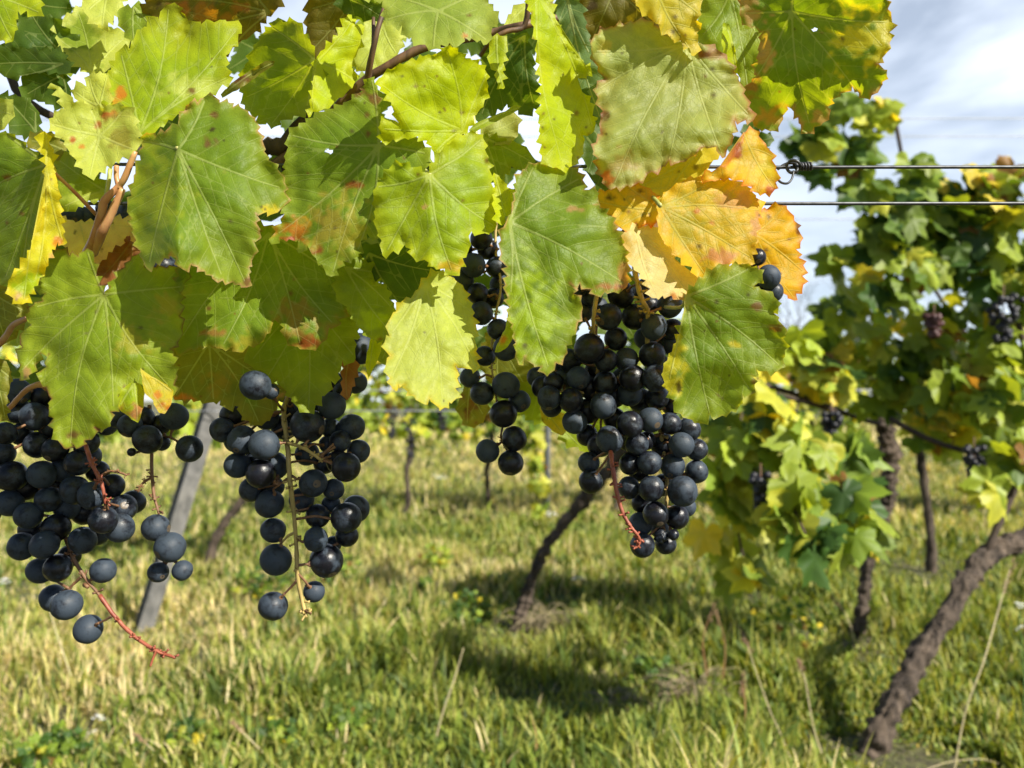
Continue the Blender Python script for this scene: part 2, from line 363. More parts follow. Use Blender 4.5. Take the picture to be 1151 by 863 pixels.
def serrate(poly, r, pitch=13., amp=5.2):
    area = sum(poly[i][0]*poly[(i+1) % len(poly)][1]-poly[(i+1) % len(poly)][0]*poly[i][1] for i in range(len(poly)))
    s = 1 if area > 0 else -1; out = []
    for i in range(len(poly)):
        a = np.array(poly[i], float); b = np.array(poly[(i+1) % len(poly)], float); d = b-a; ln = np.hypot(*d)
        out.append(a)
        if ln < 7: continue
        nrm = np.array([d[1], -d[0]])/ln*s; k = max(1, int(round(ln/pitch)))
        for j in range(k):
            t0 = j/k; pk = t0+(.66+.2*r.random())/k; am = min(amp, ln/k*.5)*(.25+1.1*r.random())
            if j: out.append(a+d*t0-nrm*am*.25)
            out.append(a+d*(t0*.45+pk*.55)+nrm*am*.46); out.append(a+d*pk+nrm*am)
    return out
NLEAF = [0]
def leaf(poly, J, tips, d, pal, gx=0., gz=.25, curl=.0, wav=1., patches=(), edge=None, holes=(), step=2.6, amp=5.2, sec=True, label=None, petiole=None, spots=0, fold=.0, name='leaf', pm=None, bend=0.):
    """poly, J, tips in photo pixels; d distance at J; gx, gz slope of the blade (m per m) to the right / upwards"""
    NLEAF[0] += 1; sd = NLEAF[0]; r = np.random.default_rng(1000+sd)
    pts = serrate(poly, r, amp=amp); O = resample(pts, 4.5); J = np.array(J, float)
    px2m = d/F
    segs1 = []; segs2 = []; cons = []
    for T in tips:
        T = np.array(T, float); dv = T-J; ln = np.hypot(*dv); nrm = np.array([-dv[1], dv[0]])/ln; bow = (r.random()-.5)*.10*ln
        n = max(3, int(ln/5)); path = [J+dv*t*.97+nrm*bow*math.sin(math.pi*t) for t in np.linspace(0, 1, n+1)]
        path = np.array(path); ins = pip(path[:, 0], path[:, 1], O); ins[0] = True
        run = [p for p, q in zip(path, ins) if q]
        cons.append(run); segs1 += list(zip(run[:-1], run[1:]))
        if not sec: continue
        m = max(2, int(ln/19)); sgn = 1 if r.random() < .5 else -1
        for j in range(m):
            for sg in (1, -1):
                t = (j+.7+.35*sg*sgn*.8+.2*r.random())/(m+.6)
                if t > .93: continue
                p0 = path[min(len(path)-1, int(round(t*n)))].copy(); u = dv/ln
                ang = math.radians(46+10*r.random())*sg; q = np.array([u[0]*math.cos(ang)-u[1]*math.sin(ang), u[0]*math.sin(ang)+u[1]*math.cos(ang)])
                run = [p0]; cur = p0.copy(); mxl = ln*(.62-.35*t)
                for s_ in range(int(mxl/4.5)):
                    q = q*.985+u*(.02+.05*(r.random()-.35))+r.normal(0, .05, 2); q /= np.hypot(*q); cur = cur+q*4.5
                    run.append(cur.copy())
                run = np.array(run); ins = pip(run[:, 0], run[:, 1], O); ins[0] = True
                k = len(run) if ins.all() else int(np.argmin(ins)); run = run[:k]
                if len(segs1) and len(run) > 3:                 # stop before another primary vein
                    others = [(J, J+(np.array(T2)-J)) for T2 in tips if tuple(T2) != tuple(T)]
                    if others:
                        dd = segdist(run, others); bad = np.where((dd < 4) & (np.arange(len(run)) > 1))[0]
                        if len(bad): run = run[:bad[0]]
                if len(run) > 2: cons.append(list(run)); segs2 += list(zip(run[:-1], run[1:]))
    x0, y0 = O.min(0); x1, y1 = O.max(0)
    gy = np.arange(y0, y1, step*.87); G = np.array([(x+(step/2 if k % 2 else 0), y) for k, y in enumerate(gy) for x in np.arange(x0, x1, step)])
    G = G+r.normal(0, step*.12, G.shape); G = G[pip(G[:, 0], G[:, 1], O)]
    allseg = segs1+segs2
    if len(allseg): G = G[segdist(G, allseg) > step*.45]
    verts = [Vector(p) for p in O]; edges = []; faces = [list(range(len(O)))]
    for c in cons:
        b = len(verts); verts += [Vector(p) for p in c]; edges += [(b+i, b+i+1) for i in range(len(c)-1)]
    verts += [Vector(p) for p in G]
    vo, eo, fo, *_ = delaunay_2d_cdt(verts, edges, faces, 1, 1e-4)
    V = np.array([(p.x, p.y) for p in vo]); 
    dO = segdist(V, list(zip(O, np.roll(O, -1, 0)))); d1 = segdist(V, segs1) if segs1 else np.full(len(V), 99.); d2 = segdist(V, segs2) if segs2 else np.full(len(V), 99.)
    ext = max(np.hypot(*(O-J).T).max(), 20)
    if holes:
        fo = [f for f in fo if not any(math.hypot((np.mean([V[i][0] for i in f])-hx)/hr, (np.mean([V[i][1] for i in f])-hy)/(hr*.6)) < 1+.25*math.sin(3*math.atan2(np.mean([V[i][1] for i in f])-hy, np.mean([V[i][0] for i in f])-hx)) for hx, hy, hr in holes)]
    inner, outer, pale = PAL[pal]; inner = np.array(inner); outer = np.array(outer)
    so_ = Vector((sd*7.3, sd*1.7, 0)); out = []; C = []; W = []
    for i, (x, y) in enumerate(V):
        u = (x-J[0])*px2m; v = -(y-J[1])*px2m; rr = math.hypot(x-J[0], y-J[1])/ext
        q = Vector((x/55., y/55., 0))+so_
        n1 = noise.noise(q); n2 = noise.noise(q*2.7); n3 = noise.noise(q*7)
        e = math.exp(-dO[i]/9.)
        dep = d+gx*u+gz*v + curl*.02*rr*rr + wav*(.0085*n1*min(1, rr*2)+.0014*n2+.0050*e*noise.noise(q*3.4+Vector((5, 5, 5)))*wav)
        if bend: dep += bend*(u*u)*12
        if fold: dep += fold*abs(u)
        dep += .0006*math.exp(-d1[i]/3.5)+.00015*math.exp(-d2[i]/2.5)-.0004*min(1, min(d1[i], d2[i])/7)   # veins sunk, blisters proud
        out.append(P(x, y, dep))
        t = min(1, max(0, .15+.75*e+.45*n1+.2*n2+ .35*(rr-.4))); c = inner*(1-t)+outer*t
        vein_near = math.exp(-min(d1[i], d2[i]*1.4)/5.); c = c*(1-.25*vein_near)+np.array(GRN)*.9*(.25*vein_near) if pal in ('yel', 'gold', 'olive', 'oran', 'yg') else c
        c = c*(1+.12*n3+.12*n2)
        if edge is not None:
            ec, ew, th = edge; k = min(1, max(0, math.exp(-dO[i]/ew)*1.5-th+.9*n2+.5*n3)); c = c*(1-k)+np.array(ec)*k
        for p in patches:
            k = 1-math.hypot((x-p[0])/p[2], (y-p[1])/(p[4] if len(p) > 4 else p[2]))+.75*n2+.9*n3
            k = min(.85, max(0, k*1.7)); c = c*(1-k)+np.array(p[3])*k
        C.append(c)
    C = np.clip(np.array(C), .004, .8)
    for _ in range((spots+1)//2):
        k = r.integers(len(V)); rad = 1.0+1.8*r.random()**2; dd = np.hypot(*(V-V[k]).T); mk = np.clip(1.6-dd/rad, 0, 1)[:, None]*.8; C = C*(1-mk)+np.array(DOT if r.random() < .5 else BRN)*mk
    me = mesh(name, out, [tuple(f) for f in fo]); setcol(me, C)
    rj = np.hypot(*(V-J).T)/ext; taper = .6+.9*rj       # veins get thinner towards the margin
    setcol(me, np.stack([d1*px2m*100*taper, d2*px2m*100, np.full(len(V), pale)], 1), 'Vein')
    if pm: 
        pass
    o = link(name, me, FG if J[0] < 562 else FGR, M_LEAF)
    if label: o['label'] = label
    if petiole:
        b = MB(); q = [P(x, y, dd) for x, y, dd in petiole]; b.tube(q, [.0011, .0010]+[.0012]*(len(q)-2) if len(q) > 2 else .0011, 8, .05, sd); b.build('petiole', M_PET if pm == 'r' else M_PETG, o)
    return o

LB = []   # (kwargs) ordered roughly front to back
leaf([(156,150),(138,135),(113,112),(112,97),(125,78),(133,57),(146,55),(150,45),(158,33),(165,30),(172,18),(178,22),(183,10),(190,5),(199,5),(203,13),(208,16),(207,28),(203,40),(212,33),(219,24),(226,27),(235,22),(241,25),(247,22),(255,24),(272,29),(268,38),(262,52),(254,62),(254,75),(258,85),(263,87),(250,95),(236,105),(220,117),(200,128),(180,142),(168,150)],
     (157,149), [(268,31),(190,7),(136,60),(257,86)], .425, 'yg', gx=.15, gz=.55, patches=[(135,102,8,ORG),(127,112,7,ORG),(128,128,8,RED),(215,95,40,PAL['pale'][0],16),(216,102,4,BRN)], spots=8, label='bright yellow-green leaf pointing up at upper left, red flecks near its base')
leaf([(248,106),(262,92),(285,77),(300,68),(309,69),(305,75),(292,83),(275,96),(262,103),(250,110)], (249,108), [(308,70)], .432, 'olive', gz=.1, patches=[(270,90,14,BRN,6)], amp=.8, sec=False, label='narrow rolled-up brownish leaf edge')
leaf([(160,152),(168,150),(175,153),(185,148),(200,140),(207,125),(212,117),(222,115),(228,110),(240,107),(247,115),(257,115),(262,120),(270,120),(280,128),(287,135),(290,147),(295,158),(297,170),(302,180),(312,190),(320,205),(320,215),(321,230),(308,240),(300,238),(288,240),(288,250),(292,260),(293,268),(285,270),(286,287),(283,293),(280,300),(280,308),(277,323),(270,320),(262,317),(250,315),(245,318),(238,310),(230,305),(222,300),(215,297),(206,303),(198,290),(193,283),(185,290),(175,295),(165,302),(162,295),(158,282),(153,270),(150,258),(148,245),(143,235),(148,220),(150,205),(152,195),(158,180),(160,165)],
     (200,168), [(277,320),(317,212),(230,112),(167,298),(160,158),(250,312)], .405, 'green', gx=-.30, gz=.30, fold=.55, edge=(TAN, 3, .75), patches=[(170,230,32,PAL['mid'][1],70),(235,160,9,BRN,7),(243,128,6,BRN,5),(240,145,4,DOT),(278,316,5,BRN),(303,236,14,YEL,6)], spots=14, label='broad green leaf with brown flecks hanging in front at left')  # lighter patch at left paints the sunlit half into the leaf colour
leaf([(57,93),(72,103),(83,115),(95,116),(103,124),(115,122),(125,118),(140,119),(150,128),(153,140),(155,155),(160,160),(150,170),(138,176),(130,182),(120,186),(112,193),(101,200),(93,190),(86,180),(78,170),(73,158),(62,148),(56,143),(60,132),(65,125),(72,122),(68,110)],
     (112,152), [(101,198),(60,140),(102,124),(140,121),(150,168)], .408, 'pale', gx=.2, gz=.2, patches=[(83,157,4,RED),(92,165,4,ORG,2.5),(118,128,6,RED),(110,140,4,RED),(128,128,5,ORG),(135,150,18,PAL['olive'][1],22)], fold=-.3, spots=4, label='small pale yellow leaf with a red fleck at far left')
leaf([(83,100),(92,93),(97,97),(100,85),(108,83),(115,82),(122,85),(125,115),(115,122),(100,120),(90,115),(83,108)], (112,120), [(100,87),(120,86),(85,104)], .428, 'pale', gz=.3)
leaf([(-25,160),(0,149),(8,149),(18,155),(30,165),(42,178),(52,186),(56,200),(54,220),(52,245),(48,262),(40,270),(35,280),(28,295),(20,305),(12,315),(0,320),(-25,300),(-45,230)], (52,185), [(8,152),(-40,230),(5,315),(48,262),(25,298)], .410, 'green', gx=-.45, gz=-.15, patches=[(8,200,5,BRN),(25,240,5,BRN),(8,250,3,BRN),(40,150,10,YEL)], spots=8, petiole=[(52,186,.411),(80,212,.425),(110,243,.44)], pm='r', label='shaded dull green leaf cut by the left frame edge')
leaf([(50,147),(55,160),(60,172),(64,178),(60,183),(62,195),(65,210),(66,225),(68,240),(73,275),(65,272),(58,280),(52,300),(45,312),(38,322),(30,340),(25,342),(15,335),(8,325),(12,312),(30,290),(40,270),(48,255),(52,230),(54,205),(52,186),(46,165),(44,150)], (52,188), [(26,340),(70,272),(52,150),(40,318)], .404, 'ylw', gx=.5, gz=.1, patches=[(65,272,7,ORG,9),(58,290,6,TAN),(20,333,9,TAN),(30,320,20,PAL['yg'][0],14)], spots=4, label='narrow yellow turned-over leaf margin with orange tip at far left')
leaf([(117,330),(108,310),(106,295),(104,282),(95,281),(88,288),(78,287),(70,280),(60,282),(55,295),(50,305),(45,320),(38,325),(50,330),(48,338),(38,342),(33,350),(27,352),(35,365),(22,378),(25,390),(19,398),(23,410),(23,420),(25,428),(32,422),(40,410),(46,397),(55,398),(52,412),(43,425),(52,435),(58,448),(55,455),(60,470),(60,482),(65,495),(75,505),(80,497),(90,503),(95,495),(105,492),(106,480),(118,482),(124,475),(125,463),(133,456),(133,445),(140,435),(155,440),(165,440),(180,432),(190,437),(195,445),(198,420),(195,400),(192,392),(200,385),(205,370),(202,340),(206,320),(212,305),(200,300),(175,300),(163,300),(162,287),(155,286),(147,292),(140,300),(130,312),(122,324)],
     (117,331), [(22,418),(78,503),(190,435),(205,322),(40,345),(98,283),(128,460)], .422, 'mid', gx=-.05, gz=.30, patches=[(150,385,26,(.30,.30,.03),20),(185,345,16,(.28,.27,.03)),(30,418,7,TAN),(85,488,14,BRN,5),(93,375,10,DOT,1.5)], edge=(BRN, 2.5, .85), spots=10, bend=.35, label='large olive green leaf at lower left, lit along its left lobe')
leaf([(158,413),(163,422),(175,425),(190,435),(195,440),(192,455),(185,465),(178,463),(172,450),(162,440),(160,425)], (158,414), [(185,462),(193,440),(172,450)], .408, 'yel', gx=.5, gz=.5, patches=[(183,455,9,RED),(176,446,6,ORG)], amp=1.2, label='tiny yellow leaf tip with a red end at lower left')
leaf([(147,430),(158,432),(162,445),(160,460),(155,475),(145,468),(133,458),(133,447),(138,437)], (150,431), [(154,473),(135,455)], .411, 'yg', gx=.3, gz=.3, patches=[(152,462,12,(.35,.13,.06),11)], amp=1.2, label='small leaf lobe with a red-brown tip above the left bunch')
leaf([(200,300),(230,270),(270,250),(310,255),(350,265),(380,280),(395,310),(405,325),(402,333),(391,338),(393,345),(390,350),(389,357),(378,355),(379,367),(370,368),(362,385),(350,393),(335,390),(322,382),(313,355),(308,360),(300,375),(294,385),(280,388),(270,396),(262,390),(250,392),(235,388),(215,392),(198,398),(196,380),(200,350),(198,320)],
     (302,262), [(338,390),(250,390),(398,328),(203,380),(375,365)], .436, 'green', gx=.05, gz=.1, edge=((.30,.24,.03), 6, .55), patches=[(345,383,17,RED,9),(335,360,22,(.28,.20,.04),24),(240,375,14,(.30,.15,.04),7),(275,385,20,(.36,.34,.04),8),(235,345,4,BRN)], spots=16, label='green leaf with a crimson blotch on its lower tip, middle left')
leaf([(417,87),(410,95),(408,103),(395,112),(385,118),(365,125),(352,132),(335,142),(325,150),(324,165),(321,180),(318,200),(320,220),(317,232),(320,240),(310,260),(305,275),(315,268),(335,270),(336,285),(345,275),(355,290),(362,297),(372,311),(378,303),(385,293),(397,290),(403,285),(408,280),(400,272),(412,262),(425,268),(428,255),(432,240),(440,220),(455,205),(478,190),(484,178),(478,165),(470,155),(455,152),(440,157),(428,160),(427,130),(425,108),(421,93)],
     (426,163), [(373,309),(418,89),(310,265),(402,283),(326,152),(478,172)], .410, 'green', gx=-.18, gz=.15, holes=[(369,170,4.2)], patches=[(335,258,24,ORG,16),(325,268,12,RED,6),(345,250,10,(.5,.3,.03)),(398,207,9,(.30,.07,.02),6),(370,250,22,(.25,.13,.03),22),(357,282,10,(.28,.06,.02),10),(404,105,9,BRN,8),(421,112,6,BRN),(380,255,36,(.33,.31,.04),34),(415,150,5,BRN)], spots=26, label='green leaf with a small hole and orange-red blotches at its lower left')
leaf([(422,92),(428,87),(440,78),(453,72),(468,68),(475,63),(485,62),(498,62),(500,53),(508,53),(515,58),(523,65),(530,67),(538,72),(545,78),(547,90),(548,100),(545,112),(540,122),(532,130),(527,142),(520,150),(512,156),(505,165),(495,173),(488,172),(485,165),(480,158),(470,153),(455,155),(430,160),(427,140),(435,133),(448,138),(443,125),(440,115),(428,98)],
     (520,147), [(424,92),(502,55),(546,85),(430,145),(490,170)], .418, 'lime', gx=.55, gz=-.25, patches=[(450,86,4,DOT,2),(467,97,4,BRN,2)], spots=14, label='glowing lime yellow leaf at top centre with tiny dark flecks')
leaf([(482,196),(488,182),(494,172),(505,162),(520,152),(535,150),(543,155),(545,168),(548,180),(550,190),(552,205),(556,220),(555,240),(557,258),(545,262),(530,260),(527,265),(528,278),(520,290),(518,300),(512,310),(500,302),(488,300),(482,295),(477,292),(465,290),(462,280),(455,275),(442,282),(430,287),(429,270),(425,262),(422,245),(420,225),(423,210),(430,200),(437,190),(450,183),(462,188),(475,193)],
     (483,196), [(508,306),(556,255),(434,283),(424,210),(541,157)], .398, 'yg', gx=.2, gz=.1, fold=.3, patches=[(505,300,18,(.52,.36,.03),7),(477,233,3,TAN)], spots=6, label='yellow-green leaf with strong pale midrib at the centre of the canopy')
leaf([(490,305),(500,308),(512,315),(522,325),(525,335),(530,345),(535,365),(533,380),(535,395),(538,415),(530,415),(512,410),(514,425),(513,448),(505,452),(500,458),(493,458),(483,448),(478,455),(465,445),(458,440),(455,432),(448,432),(445,440),(438,425),(433,412),(438,400),(432,385),(438,378),(436,362),(445,350),(450,340),(462,335),(470,325),(480,312)],
     (478,318), [(498,457),(536,413),(440,425),(530,350),(440,375)], .413, 'pale', gx=.45, gz=.5, edge=(YEL, 4, .8), spots=4, label='palest sunlit leaf, almost white green, left of the middle bunch')
leaf([(395,290),(415,275),(440,280),(470,285),(495,300),(485,318),(475,330),(460,340),(450,345),(445,330),(430,310),(400,320)], (415,285), [(450,342),(490,305),(400,315)], .435, 'dark', gx=-.1, gz=-.2)
leaf([(375,300),(385,290),(400,282),(420,295),(430,303),(431,313),(420,316),(435,325),(441,330),(437,335),(443,345),(446,358),(440,360),(442,372),(435,380),(420,382),(408,372),(400,362),(390,345),(378,330)], (388,300), [(440,375),(430,308),(440,345)], .431, 'mid', gx=.3, gz=.3, patches=[(420,360,16,PAL['lime'][0]),(428,382,4,BRN)], label='small lobed leaf beside the crimson blotched leaf')
leaf([(300,345),(340,320),(380,320),(395,345),(398,360),(402,372),(402,382),(396,377),(399,392),(398,407),(385,405),(380,420),(383,425),(372,428),(370,440),(362,445),(355,455),(347,464),(335,458),(328,448),(322,440),(312,425),(305,430),(300,425),(295,417),(283,412),(275,400),(285,385),(292,370)], (345,335), [(347,462),(398,400),(283,405),(300,425),(398,355)], .447, 'mid', gx=-.1, gz=-.1, label='shaded mid green leaf pointing down over the second bunch')
leaf([(190,385),(230,380),(275,385),(300,395),(308,430),(322,443),(314,448),(308,462),(300,473),(292,478),(280,473),(272,468),(268,457),(264,456),(258,461),(248,450),(240,452),(225,450),(205,450),(195,447),(193,430)], (235,385), [(292,476),(240,450),(197,445),(318,440)], .462, 'olive', gz=-.15, patches=[(205,447,16,ORG,5),(308,446,14,TAN,4),(245,430,22,(.26,.20,.03),14),(280,430,10,GRN,26)], spots=8, label='dull olive leaf behind, left of the second bunch')
leaf([(585,195),(590,190),(600,184),(612,185),(625,188),(640,188),(650,193),(655,202),(656,213),(662,213),(670,213),(672,220),(667,230),(675,233),(682,240),(690,250),(693,258),(698,265),(700,275),(703,288),(705,295),(706,318),(705,322),(690,328),(680,328),(672,333),(665,325),(652,318),(645,322),(641,318),(645,330),(653,338),(654,350),(650,362),(643,378),(637,388),(635,400),(625,408),(620,418),(612,420),(608,412),(600,410),(590,400),(583,410),(580,395),(578,375),(572,355),(571,335),(568,320),(570,300),(563,285),(563,270),(566,255),(575,240),(578,225),(580,205)],
     (573,250), [(704,320),(617,416),(600,187),(652,200),(574,330)], .400, 'green', gx=.25, gz=.30, edge=(TAN, 2.5, .8), patches=[(688,322,22,(.42,.16,.08),8),(645,235,9,TAN,3),(702,305,7,(.45,.25,.08),12),(600,350,30,PAL['yg'][0],60)], spots=10, bend=-.25, label='large fresh green leaf with reddish right tip over the middle bunches')
leaf([(555,194),(562,200),(570,210),(576,220),(575,235),(570,248),(563,253),(557,240),(555,225),(556,210)], (570,250), [(557,198)], .409, 'lime', gx=.5, gz=.1, label='small glowing yellow leaf blade behind the large green leaf')
leaf([(572,348),(579,365),(577,380),(568,392),(560,396),(556,396),(560,385),(568,370)], (577,352), [(558,395)], .412, 'yg', gx=.2, gz=.2, amp=.6, sec=False, patches=[(565,380,5,ORG,8)], label='tiny curled leaf strip below the large green leaf')
leaf([(598,-20),(594,5),(594,12),(597,15),(600,30),(604,45),(603,60),(607,85),(608,105),(606,130),(607,150),(609,175),(612,185),(625,188),(640,188),(650,180),(655,168),(655,152),(660,153),(665,150),(668,147),(666,130),(663,115),(660,107),(650,103),(643,98),(640,94),(650,88),(660,85),(666,86),(665,80),(658,73),(652,66),(640,58),(633,48),(630,38),(625,28),(622,15),(622,-20)],
     (603,-8), [(632,186),(665,85),(667,146),(628,40)], .414, 'lime', gx=.95, gz=.1, spots=26, label='tall folded lemon yellow leaf hanging edge-on at top centre')
leaf([(665,45),(672,38),(680,32),(690,30),(700,27),(712,25),(725,22),(735,28),(748,37),(760,42),(775,48),(790,50),(805,55),(818,68),(825,80),(830,90),(836,105),(842,120),(847,135),(838,135),(826,135),(823,150),(825,153),(812,178),(805,165),(792,165),(786,168),(778,175),(765,182),(752,180),(745,187),(733,193),(728,195),(718,205),(705,208),(693,210),(685,213),(678,200),(672,190),(672,178),(667,170),(670,160),(675,150),(675,135),(678,125),(672,110),(670,98),(675,90),(680,88),(672,75),(665,60)],
     (772,50), [(688,211),(668,58),(812,176),(842,130),(750,188),(672,100)], .420, 'buff', wav=1.3, gx=.15, gz=.12, edge=((.30,.14,.06), 4, .62), patches=[(805,58,18,(.34,.20,.11),9),(790,60,8,BRN,6),(740,130,40,(.24,.29,.07),36),(700,185,24,(.33,.27,.08),16),(683,200,7,ORG),(677,130,5,BRN),(680,50,8,(.45,.40,.10))], spots=16, label='large pale crinkled leaf with brown rim at top right of centre')
leaf([(714,-15),(714,0),(718,8),(728,18),(740,27),(750,38),(765,45),(775,53),(780,63),(785,50),(783,37),(788,33),(786,25),(783,22),(787,12),(783,-5),(780,-25),(720,-25)], (735,-20), [(779,60),(785,15)], .402, 'yel', gx=.45, gz=-.1, spots=12, label='bright yellow leaf hanging from the top edge over the pale crinkled leaf')
leaf([(835,-10),(832,5),(833,20),(838,28),(848,30),(858,35),(855,45),(853,58),(852,68),(848,78),(850,85),(845,92),(835,100),(833,108),(838,120),(845,135),(850,143),(860,145),(868,147),(875,143),(880,130),(885,120),(893,118),(892,125),(897,132),(900,140),(905,150),(915,143),(925,138),(932,132),(930,120),(935,112),(945,105),(958,97),(965,103),(970,110),(980,107),(988,102),(992,92),(997,85),(994,78),(985,72),(992,65),(1000,48),(1003,25),(998,10),(998,-10),(970,-20),(900,-25),(860,-20)],
     (890,13), [(910,142),(968,108),(1000,25),(845,95),(838,15),(895,-20)], .418, 'green', gx=-.35, gz=-.35, edge=((.40,.22,.07), 4, .55), patches=[(975,40,45,(.50,.46,.03),36),(850,135,28,(.42,.24,.03),14),(858,60,12,TAN,30),(846,15,16,TAN,20),(845,100,12,(.3,.15,.04)),(920,135,14,(.42,.26,.08),9),(924,38,4,BRN,3),(973,23,3,DOT)], holes=[(916,33,3)], spots=12, label='broad leaf against the sky at top right, green centre and yellow right lobe')  # darker green base carries the shade of the leaf's centre
leaf([(847,145),(853,153),(862,165),(868,180),(872,190),(872,205),(871,213),(860,217),(852,217),(845,210),(835,203),(820,200),(800,203),(788,200),(800,193),(815,187),(828,176),(835,160),(838,148)], (836,148), [(870,212),(800,198)], .430, 'gold', gx=.2, gz=.2, edge=(ORG, 3, .6), patches=[(866,213,8,(.35,.08,.03),5),(828,165,8,(.3,.08,.03),10),(862,190,12,YEL)], label='golden leaf ending at the wire knot')
leaf([(742,230),(750,215),(765,205),(780,200),(800,200),(820,202),(838,208),(845,215),(850,222),(858,232),(855,237),(852,245),(850,260),(848,275),(845,298),(835,296),(822,296),(815,298),(808,300),(795,307),(788,315),(778,300),(765,290),(755,280),(745,270),(740,255),(740,240)],
     (742,232), [(793,310),(856,236),(845,290),(803,202)], .418, 'gold', gx=.25, gz=.35, patches=[(765,250,30,(.40,.36,.04),26),(815,290,22,(.48,.20,.08),9),(785,237,6,ORG,4),(800,250,5,ORG,3),(826,225,20,(.52,.28,.09),12),(850,255,9,(.45,.24,.08),20)], spots=6, label='large golden yellow leaf in the middle of the yellow leaves')
leaf([(665,225),(680,215),(695,210),(710,207),(720,208),(733,215),(738,225),(742,240),(740,248),(728,252),(715,250),(700,258),(695,255),(690,245),(680,235)], (738,235), [(672,226),(698,254),(705,210)], .424, 'gold', gz=.25, edge=(ORG, 4, .7), patches=[(720,214,5,DOT,3),(688,222,6,DOT,3)], spots=14, label='small golden leaf speckled dark, left of the large golden leaf')
leaf([(700,215),(720,195),(745,183),(775,168),(800,158),(812,168),(802,180),(787,190),(800,196),(780,202),(760,208),(748,220),(742,232),(720,222)], (790,165), [(715,212),(745,225)], .440, 'yel', gx=.1, gz=.3, spots=6)
leaf([(735,255),(745,262),(755,272),(762,277),(758,290),(770,302),(785,310),(790,318),(775,330),(765,337),(755,332),(745,332),(738,335),(733,335),(726,315),(712,300),(698,285),(698,265),(715,252)], (715,258), [(773,328),(738,332),(785,312)], .421, 'cream', gx=.4, gz=.45, patches=[(700,275,16,(.55,.36,.05)),(757,335,14,ORG,4)], label='pale cream yellow leaf behind the single top berry')
leaf([(850,238),(862,235),(875,230),(885,235),(893,248),(897,257),(900,272),(895,280),(903,298),(902,310),(903,320),(895,330),(893,338),(885,332),(875,320),(862,312),(850,300),(845,280),(845,260)], (848,262), [(893,336),(880,233),(903,305)], .438, 'oran', gx=.3, gz=.1, edge=(ORG, 3, .55), patches=[(900,255,6,BRN,9)], spots=16, label='vivid orange-yellow leaf below the wire at the right of the canopy')
leaf([(771,332),(780,322),(790,312),(800,303),(812,297),(820,299),(830,297),(845,300),(852,302),(857,308),(852,318),(847,322),(855,325),(870,333),(875,345),(870,352),(875,360),(885,373),(880,380),(883,393),(880,403),(878,414),(862,417),(850,415),(852,423),(845,422),(848,432),(845,443),(835,445),(832,455),(822,462),(812,467),(800,470),(798,465),(790,476),(778,472),(765,465),(757,460),(758,450),(752,440),(747,430),(745,418),(750,405),(760,385),(765,365),(770,350)],
     (771,333), [(798,468),(844,440),(878,412),(842,302),(752,428)], .408, 'green', gx=-.10, gz=-.05, patches=[(755,420,17,(.52,.48,.03),50),(850,345,8,BRN,6),(872,368,8,BRN,5),(826,387,6,YEL,4),(763,435,3,DOT,6)], spots=18, holes=[], edge=((.35,.36,.05), 2.5, .7), label='green leaf with yellow left margin beside the main bunch', petiole=[(771,333,.413),(766,345,.43),(748,345,.46)])
# --- second layer
leaf([(0,-12),(45,-12),(46,8),(43,18),(30,12),(20,12),(18,22),(17,35),(13,47),(5,45),(0,46),(-18,40),(-20,-5)], (-8,-6), [(13,44),(44,14),(-10,35)], .40, 'yg', gz=.2)
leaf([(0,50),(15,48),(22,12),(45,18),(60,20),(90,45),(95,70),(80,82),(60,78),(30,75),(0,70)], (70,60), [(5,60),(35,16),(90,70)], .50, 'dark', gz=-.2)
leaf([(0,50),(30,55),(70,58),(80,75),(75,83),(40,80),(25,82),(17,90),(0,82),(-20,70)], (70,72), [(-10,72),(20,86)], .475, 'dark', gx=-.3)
leaf([(95,-8),(140,-8),(137,12),(122,25),(115,33),(110,28),(100,20),(92,5)], (120,-5), [(115,30),(100,10)], .48, 'pale', gx=.3, gz=.5)
leaf([(60,28),(90,8),(105,18),(115,35),(135,32),(147,45),(140,55),(125,75),(112,84),(100,82),(80,70),(66,50)], (103,80), [(88,14),(140,42),(68,45)], .49, 'pale', gx=.2, gz=.5, patches=[(90,40,26,PAL['mid'][0])])  # darker patch paints the shaded half into the leaf colour
leaf([(134,10),(160,5),(170,20),(165,40),(150,47),(140,35),(133,25)], (150,8), [(150,44),(166,25)], .47, 'green', gx=.2, gz=.2)
leaf([(160,15),(168,-20),(270,-25),(322,-12),(313,8),(300,18),(288,35),(272,45),(262,53),(240,72),(200,62),(170,42)], (303,14), [(200,50),(180,0),(255,60),(280,-15)], .47, 'brol', gz=-.5, spots=20, patches=[(230,15,30,(.30,.14,.03),14),(200,10,16,(.32,.12,.03),12),(270,8,14,(.28,.12,.03),8)], label='brownish olive leaf in shade along the top edge')
leaf([(354,67),(350,50),(335,25),(310,22),(305,30),(298,35),(292,45),(285,55),(280,68),(275,75),(272,90),(273,105),(275,118),(280,125),(290,130),(292,140),(300,138),(308,143),(315,135),(330,130),(345,125),(352,120),(360,100),(365,80)], (354,67), [(275,110),(305,30),(305,140),(345,120)], .455, 'green', gx=-.7, gz=-.4, label='dark green leaf left of the main cane near the top')
leaf([(345,-15),(345,30),(350,60),(358,65),(375,50),(395,25),(410,15),(420,-15)], (400,-5), [(352,55),(350,10)], .48, 'brol', gz=-.4)
leaf([(354,67),(365,55),(380,40),(388,20),(398,17),(401,22),(396,28),(410,30),(405,40),(403,55),(398,65),(395,75),(400,90),(393,100),(380,110),(365,122),(352,125),(347,132),(350,110),(355,90)], (356,69), [(398,20),(398,90),(352,124)], .45, 'lime', gx=.9, gz=.2, label='bright folded leaf half facing the main cane')
